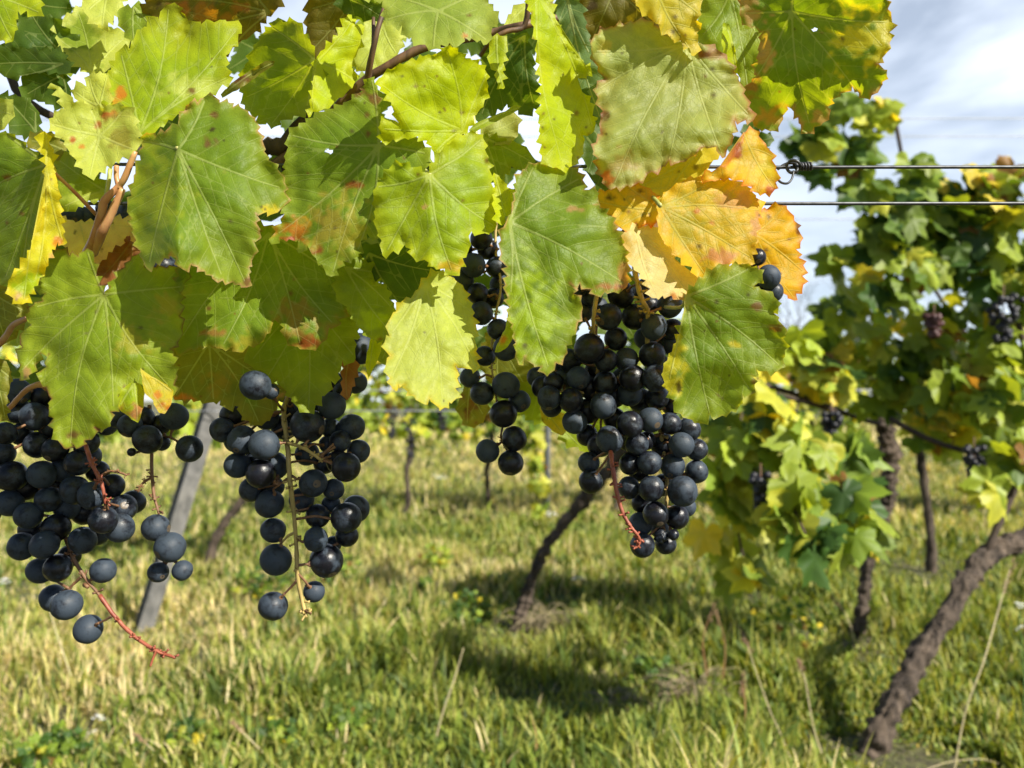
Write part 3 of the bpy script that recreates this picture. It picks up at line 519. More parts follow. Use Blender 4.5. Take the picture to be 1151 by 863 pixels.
leaf([(395,62),(400,40),(415,22),(440,25),(455,32),(450,55),(440,70),(425,75),(410,80),(400,75)], (430,28), [(405,76),(445,60)], .50, 'pale', gz=.3)
leaf([(400,-18),(405,-2),(430,0),(432,20),(440,28),(452,28),(455,40),(462,42),(472,50),(478,50),(487,55),(495,50),(505,48),(515,52),(522,42),(530,43),(540,45),(547,50),(552,38),(550,30),(560,25),(555,12),(545,-5),(540,-22),(430,-22)], (492,12), [(487,53),(547,45),(435,22),(410,-8),(540,-10)], .42, 'ygre', gx=.0, gz=.55, patches=[(523,40,4,ORG,3)], spots=6, label='light green leaf hanging from the top edge above the cane')
leaf([(370,-12),(400,-2),(432,4),(434,22),(405,22),(385,12)], (375,-8), [(430,20)], .46, 'dark', gz=-.3)
leaf([(552,42),(562,40),(570,45),(568,60),(565,80),(566,100),(560,95),(558,80),(552,78),(550,60)], (558,40), [(565,98)], .455, 'yg', gx=.3)
leaf([(568,25),(580,5),(592,5),(592,28),(575,32)], (590,8), [(572,28)], .50, 'pale', gz=.4)
leaf([(545,60),(565,45),(590,30),(598,60),(603,90),(608,115),(600,122),(593,130),(582,122),(570,117),(550,130),(535,135),(538,110),(545,85)], (590,40), [(600,118),(540,130),(548,65)], .49, 'dark', gx=-.2, gz=-.3)
leaf([(527,146),(535,138),(550,132),(568,125),(578,118),(586,119),(580,125),(570,130),(555,138),(540,145),(530,150)], (527,147), [(585,120)], .43, 'mid', gz=.3, amp=.6, sec=False, label='narrow leaf seen edge-on right of the lime leaf')
leaf([(540,145),(560,130),(578,126),(583,140),(580,155),(568,162),(550,157)], (545,150), [(582,135),(568,160)], .46, 'buff', gz=.1)
leaf([(540,152),(560,155),(580,160),(595,170),(600,185),(590,193),(575,187),(562,205),(548,200),(543,175)], (545,155), [(598,182),(560,200)], .455, 'green', gz=-.4)
leaf([(655,152),(670,150),(674,180),(688,205),(698,216),(680,214),(665,202),(660,187),(655,170)], (660,155), [(690,212)], .47, 'dark')
leaf([(622,-12),(650,-12),(655,15),(658,30),(662,45),(665,60),(680,80),(680,100),(680,130),(672,142),(668,122),(662,100),(645,95),(650,85),(660,75),(640,55),(630,35)], (636,-10), [(675,135),(662,60)], .45, 'blue', gx=-.3, gz=.1, label='blue-green leaf in shade behind the tall folded leaf')
leaf([(650,-15),(655,20),(660,40),(665,50),(680,38),(700,32),(725,28),(742,32),(730,15),(715,0),(712,-15)], (690,-12), [(665,45),(735,28)], .46, 'brol', gz=-.3, patches=[(666,8,7,DOT,6)])
leaf([(785,22),(790,0),(830,-18),(850,0),(838,30),(860,40),(855,60),(850,85),(840,102),(832,88),(822,62),(805,58),(785,47)], (820,-8), [(840,98),(790,40),(855,50)], .455, 'mid', gx=-.2, gz=.1)
leaf([(813,25),(820,28),(823,45),(827,60),(829,82),(826,84),(815,65),(811,45)], (817,26), [(827,80)], .44, 'lime', gx=.6, amp=.8)
leaf([(515,455),(520,440),(528,432),(545,450),(547,465),(540,476),(530,480),(520,472)], (528,434), [(525,476),(543,466)], .55, 'olive', patches=[(528,460,8,BRN,10)], spots=8)
leaf([(585,430),(620,435),(655,455),(682,468),(692,480),(686,500),(665,510),(650,502),(635,497),(620,480),(600,472),(578,462)], (600,435), [(688,480),(655,505),(625,482)], .555, 'mid', gz=-.1, label='dim green leaf behind the gap between the middle bunches')
leaf([(608,456),(620,460),(636,466),(634,475),(637,484),(630,489),(620,483),(609,472)], (610,458), [(632,486)], .54, 'yel', gx=.3, gz=.3, holes=[(617,470,1.8)], amp=1.4, spots=6, label='sunlit yellow patch of the leaf between the middle bunches, made as a separate scrap')  # sunlit patch of the leaf behind, put in as a yellow blade
leaf([(550,372),(575,376),(598,402),(602,440),(580,450),(560,445),(545,420),(540,395)], (560,375), [(595,440),(560,440)], .56, 'olive', gz=-.2)
leaf([(-20,398),(0,403),(8,408),(12,420),(12,430),(8,445),(8,465),(5,473),(0,474),(-20,472)], (-15,402), [(6,470),(12,425)], .43, 'olive', gz=-.1)
leaf([(-20,318),(0,320),(15,335),(32,345),(30,360),(14,382),(0,387),(-20,384)], (-15,325), [(28,350),(5,380)], .445, 'olive', gz=-.1)
leaf([(66,243),(85,250),(105,248),(125,245),(150,245),(154,262),(145,270),(130,275),(115,292),(105,302),(92,285),(80,290),(70,270)], (90,250), [(105,298),(150,255)], .50, 'cream', gx=.2, gz=.4, spots=14, label='dry cream coloured dead leaf behind the reddish stalks')
leaf([(100,300),(112,285),(130,272),(150,262),(158,275),(160,295),(150,310),(125,318),(110,322)], (150,268), [(108,318),(150,308)], .51, 'brown', gx=.1, gz=.3, wav=2.2, label='crumpled brown dead leaf above the half hidden berry')
leaf([(62,178),(75,170),(95,190),(110,200),(122,210),(118,220),(100,225),(88,232),(85,238),(70,232),(66,225)], (118,214), [(66,180),(72,232)], .455, 'mid', gz=.3, patches=[(92,224,25,PAL['pale'][0],9)])
leaf([(30,160),(40,150),(60,150),(75,165),(72,175),(62,180),(45,170)], (70,168), [(35,158)], .46, 'olive')
leaf([(0,110),(15,118),(12,135),(0,147),(-18,135),(-15,115)], (-10,120), [(12,128)], .44, 'pale', gz=.3)
leaf([(0,106),(20,108),(35,115),(45,130),(45,152),(25,152),(10,147),(15,120)], (40,148), [(5,108),(40,120)], .47, 'dark')
leaf([(25,83),(50,78),(72,80),(80,105),(75,120),(60,118),(40,112),(24,108)], (70,84), [(30,106),(75,115)], .485, 'dark')
leaf([(417,378),(424,386),(430,383),(426,400),(420,413),(414,425),(411,408),(414,392)], (420,380), [(415,420)], .44, 'lime', gx=.5, amp=.8, label='slim lime leaf hanging beside the palest leaf')
leaf([(420,375),(440,370),(446,385),(440,400),(432,410),(424,398)], (440,372), [(430,404)], .455, 'mid', gz=.3)
leaf([(384,402),(396,400),(402,415),(396,435),(390,450),(385,438)], (392,402), [(390,447)], .465, 'brown', gx=.3)
# --- template leaves filling the canopy depth, inner shade put into their dark colour
TEMP = [(0,1.0),(14,.80),(27,.62),(41,.78),(55,.92),(68,.74),(82,.58),(97,.66),(112,.70),(130,.62),(150,.50),(168,.30),(180,.10)]
def template(cx, cy, R, ang, sq, r):
    pl = []
    full = [(t, q) for t, q in TEMP]+[(360-t, q) for t, q in TEMP[-2:0:-1]]
    for t, q in full:
        q = q*R*(1+.14*(r.random()-.5)); a = math.radians(t); x = q*math.sin(a)*sq; y = q*math.cos(a)
        pl.append((cx+x*math.cos(ang)+y*math.sin(ang), cy-x*math.sin(ang)+y*math.cos(ang)))
    tips = []
    for t, q in ((0, .97), (55, .88), (-55, .88), (112, .66), (-112, .66)):
        a = math.radians(t); x = q*R*math.sin(a)*sq; y = q*R*math.cos(a); tips.append((cx+x*math.cos(ang)+y*math.sin(ang), cy-x*math.sin(ang)+y*math.cos(ang)))
    return pl, tips
r_ = np.random.default_rng(5)
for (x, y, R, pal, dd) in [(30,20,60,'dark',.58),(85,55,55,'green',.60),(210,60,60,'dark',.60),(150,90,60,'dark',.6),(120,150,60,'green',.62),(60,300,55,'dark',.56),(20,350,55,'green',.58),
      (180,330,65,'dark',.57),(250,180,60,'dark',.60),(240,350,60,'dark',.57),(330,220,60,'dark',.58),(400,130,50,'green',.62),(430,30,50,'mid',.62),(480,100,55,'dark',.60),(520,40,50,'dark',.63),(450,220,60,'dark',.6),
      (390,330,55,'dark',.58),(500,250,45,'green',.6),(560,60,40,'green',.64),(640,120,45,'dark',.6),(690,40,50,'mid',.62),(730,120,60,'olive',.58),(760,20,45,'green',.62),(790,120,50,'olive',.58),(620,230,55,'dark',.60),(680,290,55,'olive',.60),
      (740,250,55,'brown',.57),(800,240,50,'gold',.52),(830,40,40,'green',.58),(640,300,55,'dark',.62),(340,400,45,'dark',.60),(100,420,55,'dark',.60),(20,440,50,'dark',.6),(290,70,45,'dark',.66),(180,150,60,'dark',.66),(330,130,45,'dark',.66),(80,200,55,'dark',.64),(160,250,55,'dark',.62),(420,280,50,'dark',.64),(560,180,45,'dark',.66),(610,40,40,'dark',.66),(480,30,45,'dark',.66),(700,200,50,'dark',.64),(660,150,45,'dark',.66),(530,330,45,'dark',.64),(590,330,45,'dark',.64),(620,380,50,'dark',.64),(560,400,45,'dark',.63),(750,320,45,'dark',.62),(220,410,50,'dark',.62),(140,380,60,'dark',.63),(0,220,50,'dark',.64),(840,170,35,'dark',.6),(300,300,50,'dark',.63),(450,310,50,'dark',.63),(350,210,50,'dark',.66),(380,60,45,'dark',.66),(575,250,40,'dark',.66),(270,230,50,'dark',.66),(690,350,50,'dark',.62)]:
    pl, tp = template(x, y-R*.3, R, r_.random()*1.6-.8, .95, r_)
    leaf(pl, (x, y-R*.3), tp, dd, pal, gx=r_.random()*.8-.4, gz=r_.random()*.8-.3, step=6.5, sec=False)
# unseen leaves added out of the picture, above and at the left, to cast shade
for (x, y, R, pal, dd) in [(80,-60,70,'yg',.52),(200,-60,65,'yg',.53),(330,-60,70,'mid',.50),(450,-75,65,'yg',.50),(570,-70,65,'mid',.50),(680,-75,60,'yg',.50),(800,-80,60,'yg',.52),(900,-90,65,'yg',.50),(-70,60,70,'yg',.48),(-60,420,60,'mid',.42)]:
    pl, tp = template(x, y-R*.3, R, r_.random()*1.6-.8, .95, r_)
    leaf(pl, (x, y-R*.3), tp, dd, pal, gx=r_.random()*.8-.4, gz=.6, step=6.5, sec=False)
print('leaves', NLEAF[0])

# canes and shoots
def tube_part(name, pts, rad, mat, parent, bump=.12, label=None, sides=10, sub=4):
    b = MB(); b.tube([P(*p) for p in pts], rad, sides, bump, len(pts)*3.1, sub); o = b.build(name, mat, parent)
    if label: o['label'] = label
    return o
tube_part('cane', [(300,190,.50),(330,170,.495),(360,140,.49),(405,95,.48),(440,72,.475),(480,52,.475),(530,42,.478),(560,35,.48),(590,28,.47),(640,20,.49),(760,30,.50),(860,12,.49),(900,-30,.50)], [.003,.0032,.003,.0029,.0028,.0028,.0027,.0025,.0024,.0024,.0022,.0022,.0022], M_CANE, FG, label='main brown cane crossing the top of the canopy')
tube_part('cane', [(285,175,.50),(300,165,.498),(320,160,.496),(345,128,.495),(330,150,.50)], [.003,.005,.0045,.0025,.003], M_DCANE, FG, .4)
tube_part('cane', [(-60,130,.56),(0,75,.56),(25,110,.56),(80,140,.56),(200,180,.56),(310,160,.50)], [.003]*6, M_DCANE, FG)
tube_part('cane', [(318,240,.51),(320,200,.505),(318,165,.50)], [.0022]*3, M_DCANE, FG)
tube_part('shoot', [(412,92,.472),(418,62,.462),(424,35,.458),(432,10,.46)], [.0022,.0018,.0016,.0016], M_CANE, FG)
tube_part('shoot', [(415,90,.472),(419,55,.466),(420,20,.468)], .0012, M_CANE, FG)
tube_part('shoot', [(540,62,.475),(553,45,.462),(570,35,.46),(590,28,.462),(594,-10,.455)], [.0012,.0014,.0015,.0016,.0016], M_CANE, FG)
tube_part('shoot', [(96,285,.455),(105,268,.44),(114,240,.432),(118,225,.43),(133,210,.43),(140,200,.428),(152,170,.425)], [.0022,.0022,.0024,.0022,.0018,.0017,.0015], M_PET, FG, .1, 'reddish branching leaf stalks at left')
tube_part('shoot', [(106,285,.452),(114,262,.436),(126,238,.432),(138,212,.43)], [.002,.0028,.0022,.0017], M_PET, FG, .1)
tube_part('shoot', [(131,186,.43),(131,200,.43),(135,212,.43)], [.0013,.0014,.0018], M_PET, FG, .1)
tube_part('shoot', [(100,290,.455),(114,250,.438),(122,205,.436),(124,190,.438)], [.0012]*4, M_PETG, FG, .1)
tube_part('shoot', [(-20,405,.45),(5,380,.44),(15,365,.435),(32,357,.432)], [.002,.0018,.0016,.0015], M_PET, FG, .1)
tube_part('shoot', [(-5,475,.47),(14,455,.462),(30,438,.457),(45,432,.455),(53,436,.46)], [.0013,.0015,.0016,.0019,.002], M_PET, FG, .1)
for V_, sx in ((FG, -.62), (FGR, .66)):
    b = MB(); b.tube([(sx, .52, -.05), (sx+.01, .53, .2), (sx-.02, .52, .5), (sx, .51, .78), (sx*.93, .505, .93)], [.04, .03, .028, .03, .022], 14, .35, sx, 6); b.build('trunk', M_TRUNK, V_)
tube_part('cane', [(900,-30,.50),(960,-90,.51),(1250,-60,.51),(1500,120,.51)], [.0025,.003,.004,.006], M_CANE, FGR)
tube_part('cane', [(-60,130,.56),(-200,150,.53),(-450,160,.51)], [.003,.004,.006], M_CANE, FG)
for pts in ([(700,180,.46),(690,200,.47),(668,222,.48),(640,260,.49)], [(785,60,.45),(845,30,.48)], [(520,148,.42),(512,180,.45),(500,230,.47)], [(483,197,.40),(470,180,.44),(455,140,.47)], [(426,163,.412),(418,150,.44),(410,110,.475)], [(573,250,.402),(562,235,.43),(545,200,.47),(530,120,.48)], [(742,231,.411),(728,215,.44),(705,190,.49)], [(890,12,.42),(880,0,.45),(862,20,.49)], [(200,167,.406),(192,160,.43),(170,175,.46),(152,170,.43)]):
    tube_part('petiole', pts, .0012, M_PETG, FG if pts[0][0] < 562 else FGR, .08)
#PART3
# ------------------------------------------------------------------ grape bunches
def sphere_mesh(name, kind, seed):
    b = MB(); seg, rings = 28, 18; v, f = [], []
    for i in range(rings+1):
        ph = math.pi*i/rings
        for k in range(seg):
            t = 2*math.pi*k/seg; p = Vector((math.sin(ph)*math.cos(t), math.sin(ph)*math.sin(t), math.cos(ph)))
            s = 1+.045*noise.noise(p*.9+Vector((seed*5, 0, 0)))+.008*noise.noise(p*4+Vector((seed*5, 3, 0)))
            if kind == 'wrinkled':
                s -= .10*math.exp(-((p.x-.35*math.sin(3*p.z))/.13)**2)*max(0, -p.y)+.05*math.exp(-((p.z+.2*p.x-.2)/.12)**2)*max(0, -p.y)
                s += .02*noise.noise(p*3.5+Vector((seed, 1, 1)))
            if kind == 'shrivelled': s += .30*noise.noise(p*2.2+Vector((seed, 1, 1)))-.12*abs(noise.noise(p*5))
            s -= .05*math.exp(-((1+p.z)/.012))          # scar at the tip
            p = p*s; p.z *= 1.035; v.append(p)
    for i in range(rings):
        for k in range(seg):
            k2 = (k+1) % seg; f.append((i*seg+k, i*seg+k2, (i+1)*seg+k2, (i+1)*seg+k))
    me = mesh(name, v, f); me.polygons.foreach_set('use_smooth', [True]*len(f)); me.materials.append(M_BERRY); return me
BM = [sphere_mesh('berry', 'plain', i) for i in range(5)]; BW = [sphere_mesh('berry', 'wrinkled', i) for i in range(2)]; BS = sphere_mesh('berry', 'shrivelled', 3)
def bunch(berries, d0, stems, label, group='bunches of dark grapes on the foreground vines', thick=.03, seed=1, lab={}, maxd=.05, ped=M_STEMB):
    r = np.random.default_rng(seed)
    A = np.array([(b[0], b[1], b[2]) for b in berries], float); n = len(A)
    lay = np.array([(b[3] if len(b) > 3 else 0) for b in berries], float)
    kinds = [b[4] if len(b) > 4 else '' for b in berries]
    X = A[:, 0]*d0/F; Z = -A[:, 1]*d0/F; R = A[:, 2]*d0/F*.97
    cx = np.average(X); Y = d0+lay*.010+r.normal(0, .0015, n)
    fixed = np.array([abs(l_) >= 3 for l_ in lay])
    for it in range(160):
        mv = np.zeros(n)
        for i in range(n):
            dx = X-X[i]; dz = Z-Z[i]; s2 = dx*dx+dz*dz; RR = (R+R[i])*.93; need2 = RR*RR-s2
            m = (need2 > 0); m[i] = False
            for j in np.where(m)[0]:
                need = math.sqrt(need2[j]); gap = Y[j]-Y[i]
                if abs(gap) < need:
                    sg = 1 if (gap > 0 or (gap == 0 and j > i)) else -1
                    mv[i] -= sg*(need-abs(gap))*.25
        mv = np.clip(mv, -.004, .004); Y += mv
        Y = np.clip(Y, d0-maxd, d0+maxd)
        if np.abs(mv).max() < 1e-4: break
    root = thing('grape_bunch', P(stems[0][1][0][0], stems[0][1][0][1], d0), label, 'grape bunch', group)
    b0 = Vector(root.location); poss = []
    for i in range(n):
        p = P(A[i, 0], A[i, 1], Y[i]); rad = A[i, 2]*Y[i]/F*.96; poss.append((p, rad))
        me = BW[r.integers(2)] if kinds[i] == 'w' else BS if kinds[i] == 's' else BM[r.integers(5)]
        o = bpy.data.objects.new('berry', me); COL.objects.link(o); o.parent = root; o.location = p-b0
        el = 1+.05*(r.random()-.5); o.scale = (rad, rad, rad*el)
        if kinds[i] == 'w': o.rotation_euler = (.1, r.normal(0, .4), r.normal(0, .2))
        else: o.rotation_euler = (r.normal(0, .75)-.2, r.normal(0, .75), r.random()*6.28)
        if i in lab: o['label'] = lab[i]
    axis = []
    for mat, pts, rad in stems:
        b = MB(); Q = [P(q[0], q[1], q[2] if len(q) > 2 else d0) for q in pts]; b.tube(Q, [rad*(1-.35*k/max(1, len(Q)-1)) for k in range(len(Q))], 9, .22, seed+len(axis), 5)
        axis += [Q[k].lerp(Q[k+1], t) for k in range(len(Q)-1) for t in (0, .25, .5, .75)]
        if len(Q) > 3:                                                        # knobs where berries have dropped
            for k in range(len(Q)*4):
                q = Q[r.integers(1, len(Q))]; q2 = Q[r.integers(0, len(Q))]; c = q.lerp(q2, r.random()*.12)
                c = min([Q[j].lerp(Q[j+1], t) for j in range(len(Q)-1) for t in (0, .2, .4, .6, .8)], key=lambda s: (s-c).length)
                dv = Vector((r.normal(), r.normal()*.7, r.normal()*.4)).normalized(); b.tube([c, c+dv*rad*1.9, c+dv*rad*2.6], [rad*.42, rad*.38, rad*.55], 6, .2, k, 1)
        b.build('stem', mat, root)
    b = MB()
    for p, rad in poss:                                                        # berry stalks
        q = min(axis, key=lambda a: (a-p).length); dv = q-p
        if dv.length < rad*.8 or dv.length > .045: continue
        u = dv.normalized(); s = p+u*rad*.97
        mid = s.lerp(q, .5)+Vector((r.normal(), 0, r.normal()+.4))*.0010
        b.tube([s-u*.0006, s+u*.0014, mid, q], [.0017, .0009, .00075, .0009], 6, .15, seed, 3)
    if b.v: b.build('berry_stalks', ped, root)
    return root
A_ = [(99,707,16),(75,680,17,-.6),(60,672,15,1),(65,638,16,-.3),(45,641,15,1),(116,641,14.5),(24,614,15.5),(50,612,16,-.5),(93,607,15.5,-.3),(63,593,16,-.6),(32,579,15.5),(116,584,16,-1.5),(134,593,17,-.6),(138,571,16,.5),
      (126,546,14,.4),(150,564,13.5,.6),(103,557,15.5,-1),(84,551,16.5,-.6),(55,561,15,.5),(13,535,17.5),(11,565,16,.3),(47,533,16,-.4),(70,528,14,.8),(88,520,15,.6),(62,505,14.5,.2),(42,500,15,.4),(3,510,14,.5),(6,487,13,-1),
      (39,468,16,.5),(20,462,15,1.4),(98,497,14,.8),(100,513,14,1),(120,478,12,1.2),(24,488,13,1.5),(60,480,15,1.6),(85,478,15,1.8),(75,570,15,1.5),(95,575,15,1.6),(110,530,13,1.5),(30,548,15,1.6),(62,545,15,1.8),(110,600,13,1.4),(78,625,13,1.2),(35,595,14,1.6),(-18,545,17,.3),(-15,515,17,.8),(-20,485,16,.8),(-14,575,15,.8),(20,440,15,1.4),(50,445,15,1.6)]
bunch(A_, .500, [(M_STEMB, [(55,440,.512),(70,470,.512),(85,500,.510),(80,550,.512),(72,590,.508),(80,622,.500),(95,648,.498),(113,670,.496)], .0016), (M_STEMR, [(112,669,.496),(130,694,.494),(152,716,.492),(175,731,.490),(185,735,.490),(197,739,.488)], .0014),
      (M_STEMR, [(176,731,.490),(172,740,.489),(169,749,.488)], .0010), (M_STEMR, [(96,500,.478),(103,520,.474),(113,540,.472),(117,556,.472),(119,566,.473)], .0014), (M_STEMB, [(126,692,.494),(118,697,.496),(110,701,.498)], .0009),
      (M_STEMB, [(92,648,.498),(84,655,.500),(76,664,.500)], .0011), (M_STEMB, [(95,657,.497),(99,660,.495)], .0016), (M_STEMB, [(110,538,.476),(122,530,.472),(134,531,.470),(143,534,.470)], .0009)],
      'big shaded grape bunch at far left with a long bare red stem tip', seed=3, lab={0: 'lone dusty blue berry beside the bare red stem'})
A2 = [(196,468,16,.2),(166,494,16.5,-.4),(146,478,14,.4),(130,468,13,.8),(213,504,15.5,-.2),(148,508,5,-.5),(182,498,9,.6),(175,593,15.5),(191,615,17.5,-.3),(178,643,12),(205,641,11.5),(160,470,14,1.2),(180,478,12,1.2)]
bunch(A2, .490, [(M_STEMB, [(168,455,.502),(170,500,.500),(171,535,.495),(174,560,.492),(179,578,.490)], .0013), (M_STEMB, [(171,536,.495),(163,541,.492),(158,546,.490),(155,553,.490)], .0009), (M_STEMB, [(183,598,.49),(190,625,.498),(185,635,.494)], .0009), (M_STEMB, [(190,628,.498),(200,633,.494)], .0009), (M_STEMB, [(182,490,.496),(192,492,.492),(201,497,.490)], .0009)],
      'small straggly bunch ending in four berries, just before the leaning post', seed=5)
B_ = [(287,433,17.5,-3.2),(305,440,9,-2.8),(262,467,15,.8),(250,483,14.5),(272,495,17,.2),(297,500,18,-.6),(267,523,15),(309,524,15.5,-.2),(293,532,17,-.8),(283,550,14.5,.5),(308,547,12,.8),(346,478,20,-.8),(373,456,16.5,-.4),(372,481,12,.8),(395,480,15.5,.5),(382,496,12.5,-.3),(368,499,10,.3),
      (403,507,13.5,.6),(389,525,17,-1),(380,519,14,-.5),(352,543,16.5,-.7),(375,550,12.5,.3),(339,562,14.5,1),(303,566,16.5),(307,596,14.5),(310,629,18,-.2),(307,681,16.5),(357,580,14,-.2),(355,606,14.2,-.3,'w'),(389,582,18,-.6),(400,572,16,.6),(390,602,13,.7),(367,630,19.5,-.3),(353,665,12.5),(372,567,11,.8),(374,612,10,.9),
      (405,392,18,1),(385,440,11,1),(378,432,14,1.4),(345,455,15,1.4),(320,480,15,1.6),(330,460,14,1.5),(345,510,14,1.5),(300,470,14,1.4),(322,440,13,1.6),(365,520,13,1.4),(310,520,13,1.5),(265,495,14,1.6),(400,430,13,1.6),(290,515,14,1.2)]
bunch(B_, .478, [(M_STEMY, [(340,400,.492),(328,435,.488),(319,462,.480),(323,500,.470),(326,540,.466),(330,575,.468),(333,610,.470),(334,645,.470),(340,676,.470),(344,694,.468)], .0017), (M_STEMY, [(323,497,.468),(340,503,.462),(353,511,.460),(363,519,.460)], .0012),
      (M_STEMY, [(332,598,.470),(323,603,.472),(316,610,.474)], .0010), (M_STEMB, [(334,652,.470),(327,660,.472),(318,669,.474)], .0009), (M_STEMB, [(333,636,.470),(344,634,.471),(350,635,.472)], .0009), (M_STEMB, [(335,645,.470),(342,652,.472),(348,660,.474)], .0009), (M_STEMB, [(343,686,.468),(350,689,.467)], .0009), (M_STEMB, [(329,535,.466),(320,540,.468),(312,546,.47)], .0010)],
      'open bunch with a yellow-brown central stem showing, second hanging bunch from the left', seed=8, lab={28: 'wrinkled berry'})
C_ = [(541,268,13),(532,298,14.5),(558,300,12.5,.8),(537,330,12.5,.8),(541,352,13.8,-.3),(560,370,12.5,-.2),(569,391,15,-.6),(545,400,12,.6),(525,395,11,.8),(569,433,15.8,-.5),(542,442,13.8),(528,424,12,.8),(584,451,13.2,.4),(566,465,16,-.4),(578,493,14.6),(548,507,14),(574,520,15,-.3),(520,315,13,1),(555,335,12,1.3),(548,280,12,1.2),(562,320,12,1.4),(520,280,12,1.4)]
bunch(C_, .505, [(M_STEMY, [(558,240,.52),(557,280,.515),(563,320,.508),(558,350,.506),(553,385,.506),(553,415,.508),(558,450,.512)], .0010), (M_STEMB, [(558,450,.508),(565,475,.512),(563,492,.51),(570,505,.512)], .0009)],
      'slim loose bunch in shade between the palest leaf and the large green leaf', seed=12)
D_ = [(736,301,15.8,-1),(710,273,10,-1,'s'),(698,331,16,.3),(726,327,14.5,.8),(730,343,11,.9),(753,343,15,-.8),(684,356,15.8,-1.2),(713,356,15,.2),(735,367,15.2,-1.2),(756,370,12.5,.5),(753,385,14,.8),(662,392,17.8,-1.5),(681,405,13.8,-.6),(692,381,13.5,.6),(704,404,14.2,-.4),(733,399,15.7,-.5),
      (711,425,15.8,-1.1),(737,425,15.8,-1),(708,443,14.5,.2),(739,447,14,.3),(678,456,15.5,-.8),(660,462,15.2,.3),(708,477,15.8,-1.4,'w'),(731,472,15,-.6),(753,476,13),(775,482,13.2),(685,494,15.8,-1.6,'w'),(674,500,14.5,.3),(646,474,14.5,.2),(660,489,12.8,.8),(617,447,13.8,.3),(642,450,14.2,.1),(620,457,12.5,.9),(604,424,12,1),
      (766,500,14.8,-.7),(783,505,13,.2),(716,499,14,-.2),(727,495,11,.4),(708,521,13,-.1),(730,520,14.2,-.5),(756,524,14.5,-.2),(783,530,13.6,.1),(662,520,12.7,.3),(664,541,14.2,-.2),(707,548,12.8,.2),(732,549,15.2,-.8),(767,552,17.8,-1.1),(737,578,15,-.8),(761,581,14,0),(772,570,11,1),(720,589,14,.8),(722,613,14.5,-.3),(748,611,12.5,.4),(757,601,6.5,-.2),(743,603,8,.3,'s'),
      (648,322,14,1),(665,332,13,1),(655,350,13,1.3),(672,345,12,1.5),(640,405,14,.8),(650,425,14,.5),(635,425,13,.9),(622,430,12,1),(680,430,14,.3),(662,435,14,.6),(690,445,14,.8),(720,450,14,1.3),(745,500,14,1.2),(725,380,13,1.4),(700,425,13,1.2),(740,410,13,1.4),(690,470,13,1.4),(745,545,13,1.4),(705,495,12,1.4),(755,455,12,1.2),(670,415,13,1.2),(718,530,12,1.3),(610,435,13,.8),(625,408,12,1.4),(720,565,11,1.4),(742,595,11,1.2)]
bunch(D_, .485, [(M_STEMY, [(716,255,.478),(711,280,.468),(713,300,.462),(717,320,.460),(722,338,.462),(728,352,.468),(728,400,.485),(735,450,.490),(745,500,.492),(750,550,.490),(745,590,.488)], .0018), (M_STEMY, [(671,330,.462),(668,350,.462),(667,370,.468),(672,400,.485),(672,440,.49),(680,470,.49)], .0014), (M_STEMY, [(722,400,.488),(700,420,.49),(672,440,.49),(640,440,.488),(615,440,.488)], .0012),
      (M_STEMR, [(686,505,.466),(688,520,.458),(691,540,.455),(695,560,.454),(701,578,.453),(709,592,.452),(716,601,.452),(719,609,.454),(714,616,.453)], .0014), (M_STEMB, [(716,262,.474),(708,268,.468),(700,258,.470)], .0010), (M_STEMB, [(718,278,.466),(724,262,.47),(731,253,.47)], .0012), (M_STEMY, [(715,315,.461),(726,321,.463),(733,317,.466)], .0009)],
      'largest and densest bunch of dark grapes, right of centre, with a bare red side stem', seed=21, thick=.05, maxd=.06, lab={22: 'wrinkled berry with a cleft', 26: 'wrinkled berry with a folded dent', 1: 'shrivelled raisin-like berry at the top of the bunch'})
bunch([(851,289,10.5,-.1),(864,311,13.8,-.3),(869,328,12,.2),(853,318,9.5,.6),(842,300,11,1),(845,325,10,1)], .430, [(M_STEMB, [(838,268,.434),(848,290,.434),(856,315,.434)], .0011)], 'few dark berries peeping out in front of the vivid orange-yellow leaf', seed=31)
bunch([(133,299,14.5),(146,240,13,.6),(80,240,13,.4),(96,244,12,.8),(146,262,8,.2),(185,300,14,1),(215,300,13,1),(120,236,12,.9)], .520, [(M_STEMB, [(110,215,.535),(120,250,.536),(132,285,.535)], .0012)], 'mostly hidden bunch with one berry showing among dry leaves at left', seed=33, maxd=.03)  # dark berries added at the leaf gaps stand in for shade there

# ------------------------------------------------------------------ wires of the first row
def wire(name, pts, rad, mat, label, parts=None, group='trellis wires of the first row'):
    b = MB(); b.tube(pts, rad, 8, 0, 0, 1); o = b.build(name, mat)
    return tag(o, label, 'wire', group)
zw1 = P(1000, 187, .47); zw2 = P(1000, 227, .455)
w1 = thing('trellis_wire', (0, zw1.y, zw1.z), 'upper trellis wire of the first row, with a twisted wire knot beside the golden leaf', 'wire', 'trellis wires of the first row')
b = MB(); b.tube([(-1.6, zw1.y, zw1.z+.004), (-.4, zw1.y, zw1.z+.002), (.158, zw1.y, zw1.z-.0005), (1.6, zw1.y, zw1.z+.001)], .00105, 8, 0, 0, 1); b.build('strand', M_WIRE, w1)
b = MB(); coil = []
for k in range(64):
    t = k/63; x = .1715+.0105*t; coil.append((x, zw1.y+.0020*math.cos(t*6*2*math.pi), zw1.z+.0020*math.sin(t*6*2*math.pi)))
b.tube(coil, .0008, 6, 0, 0, 1)
b.tube([P(901,187,.466),P(896,181,.464),P(888,181,.466),P(884,188,.468),P(889,194,.467),P(896,192,.465),P(894,184,.468),P(884,184,.470),P(874,190,.470)], .0009, 6, 0, 0, 4)
b.tube([P(892,192,.466),P(890,201,.464),P(885,206,.463),P(878,205,.464),P(873,200,.466)], .0007, 6, 0, 0, 4)
b.build('wire_knot', M_WIRE, w1)
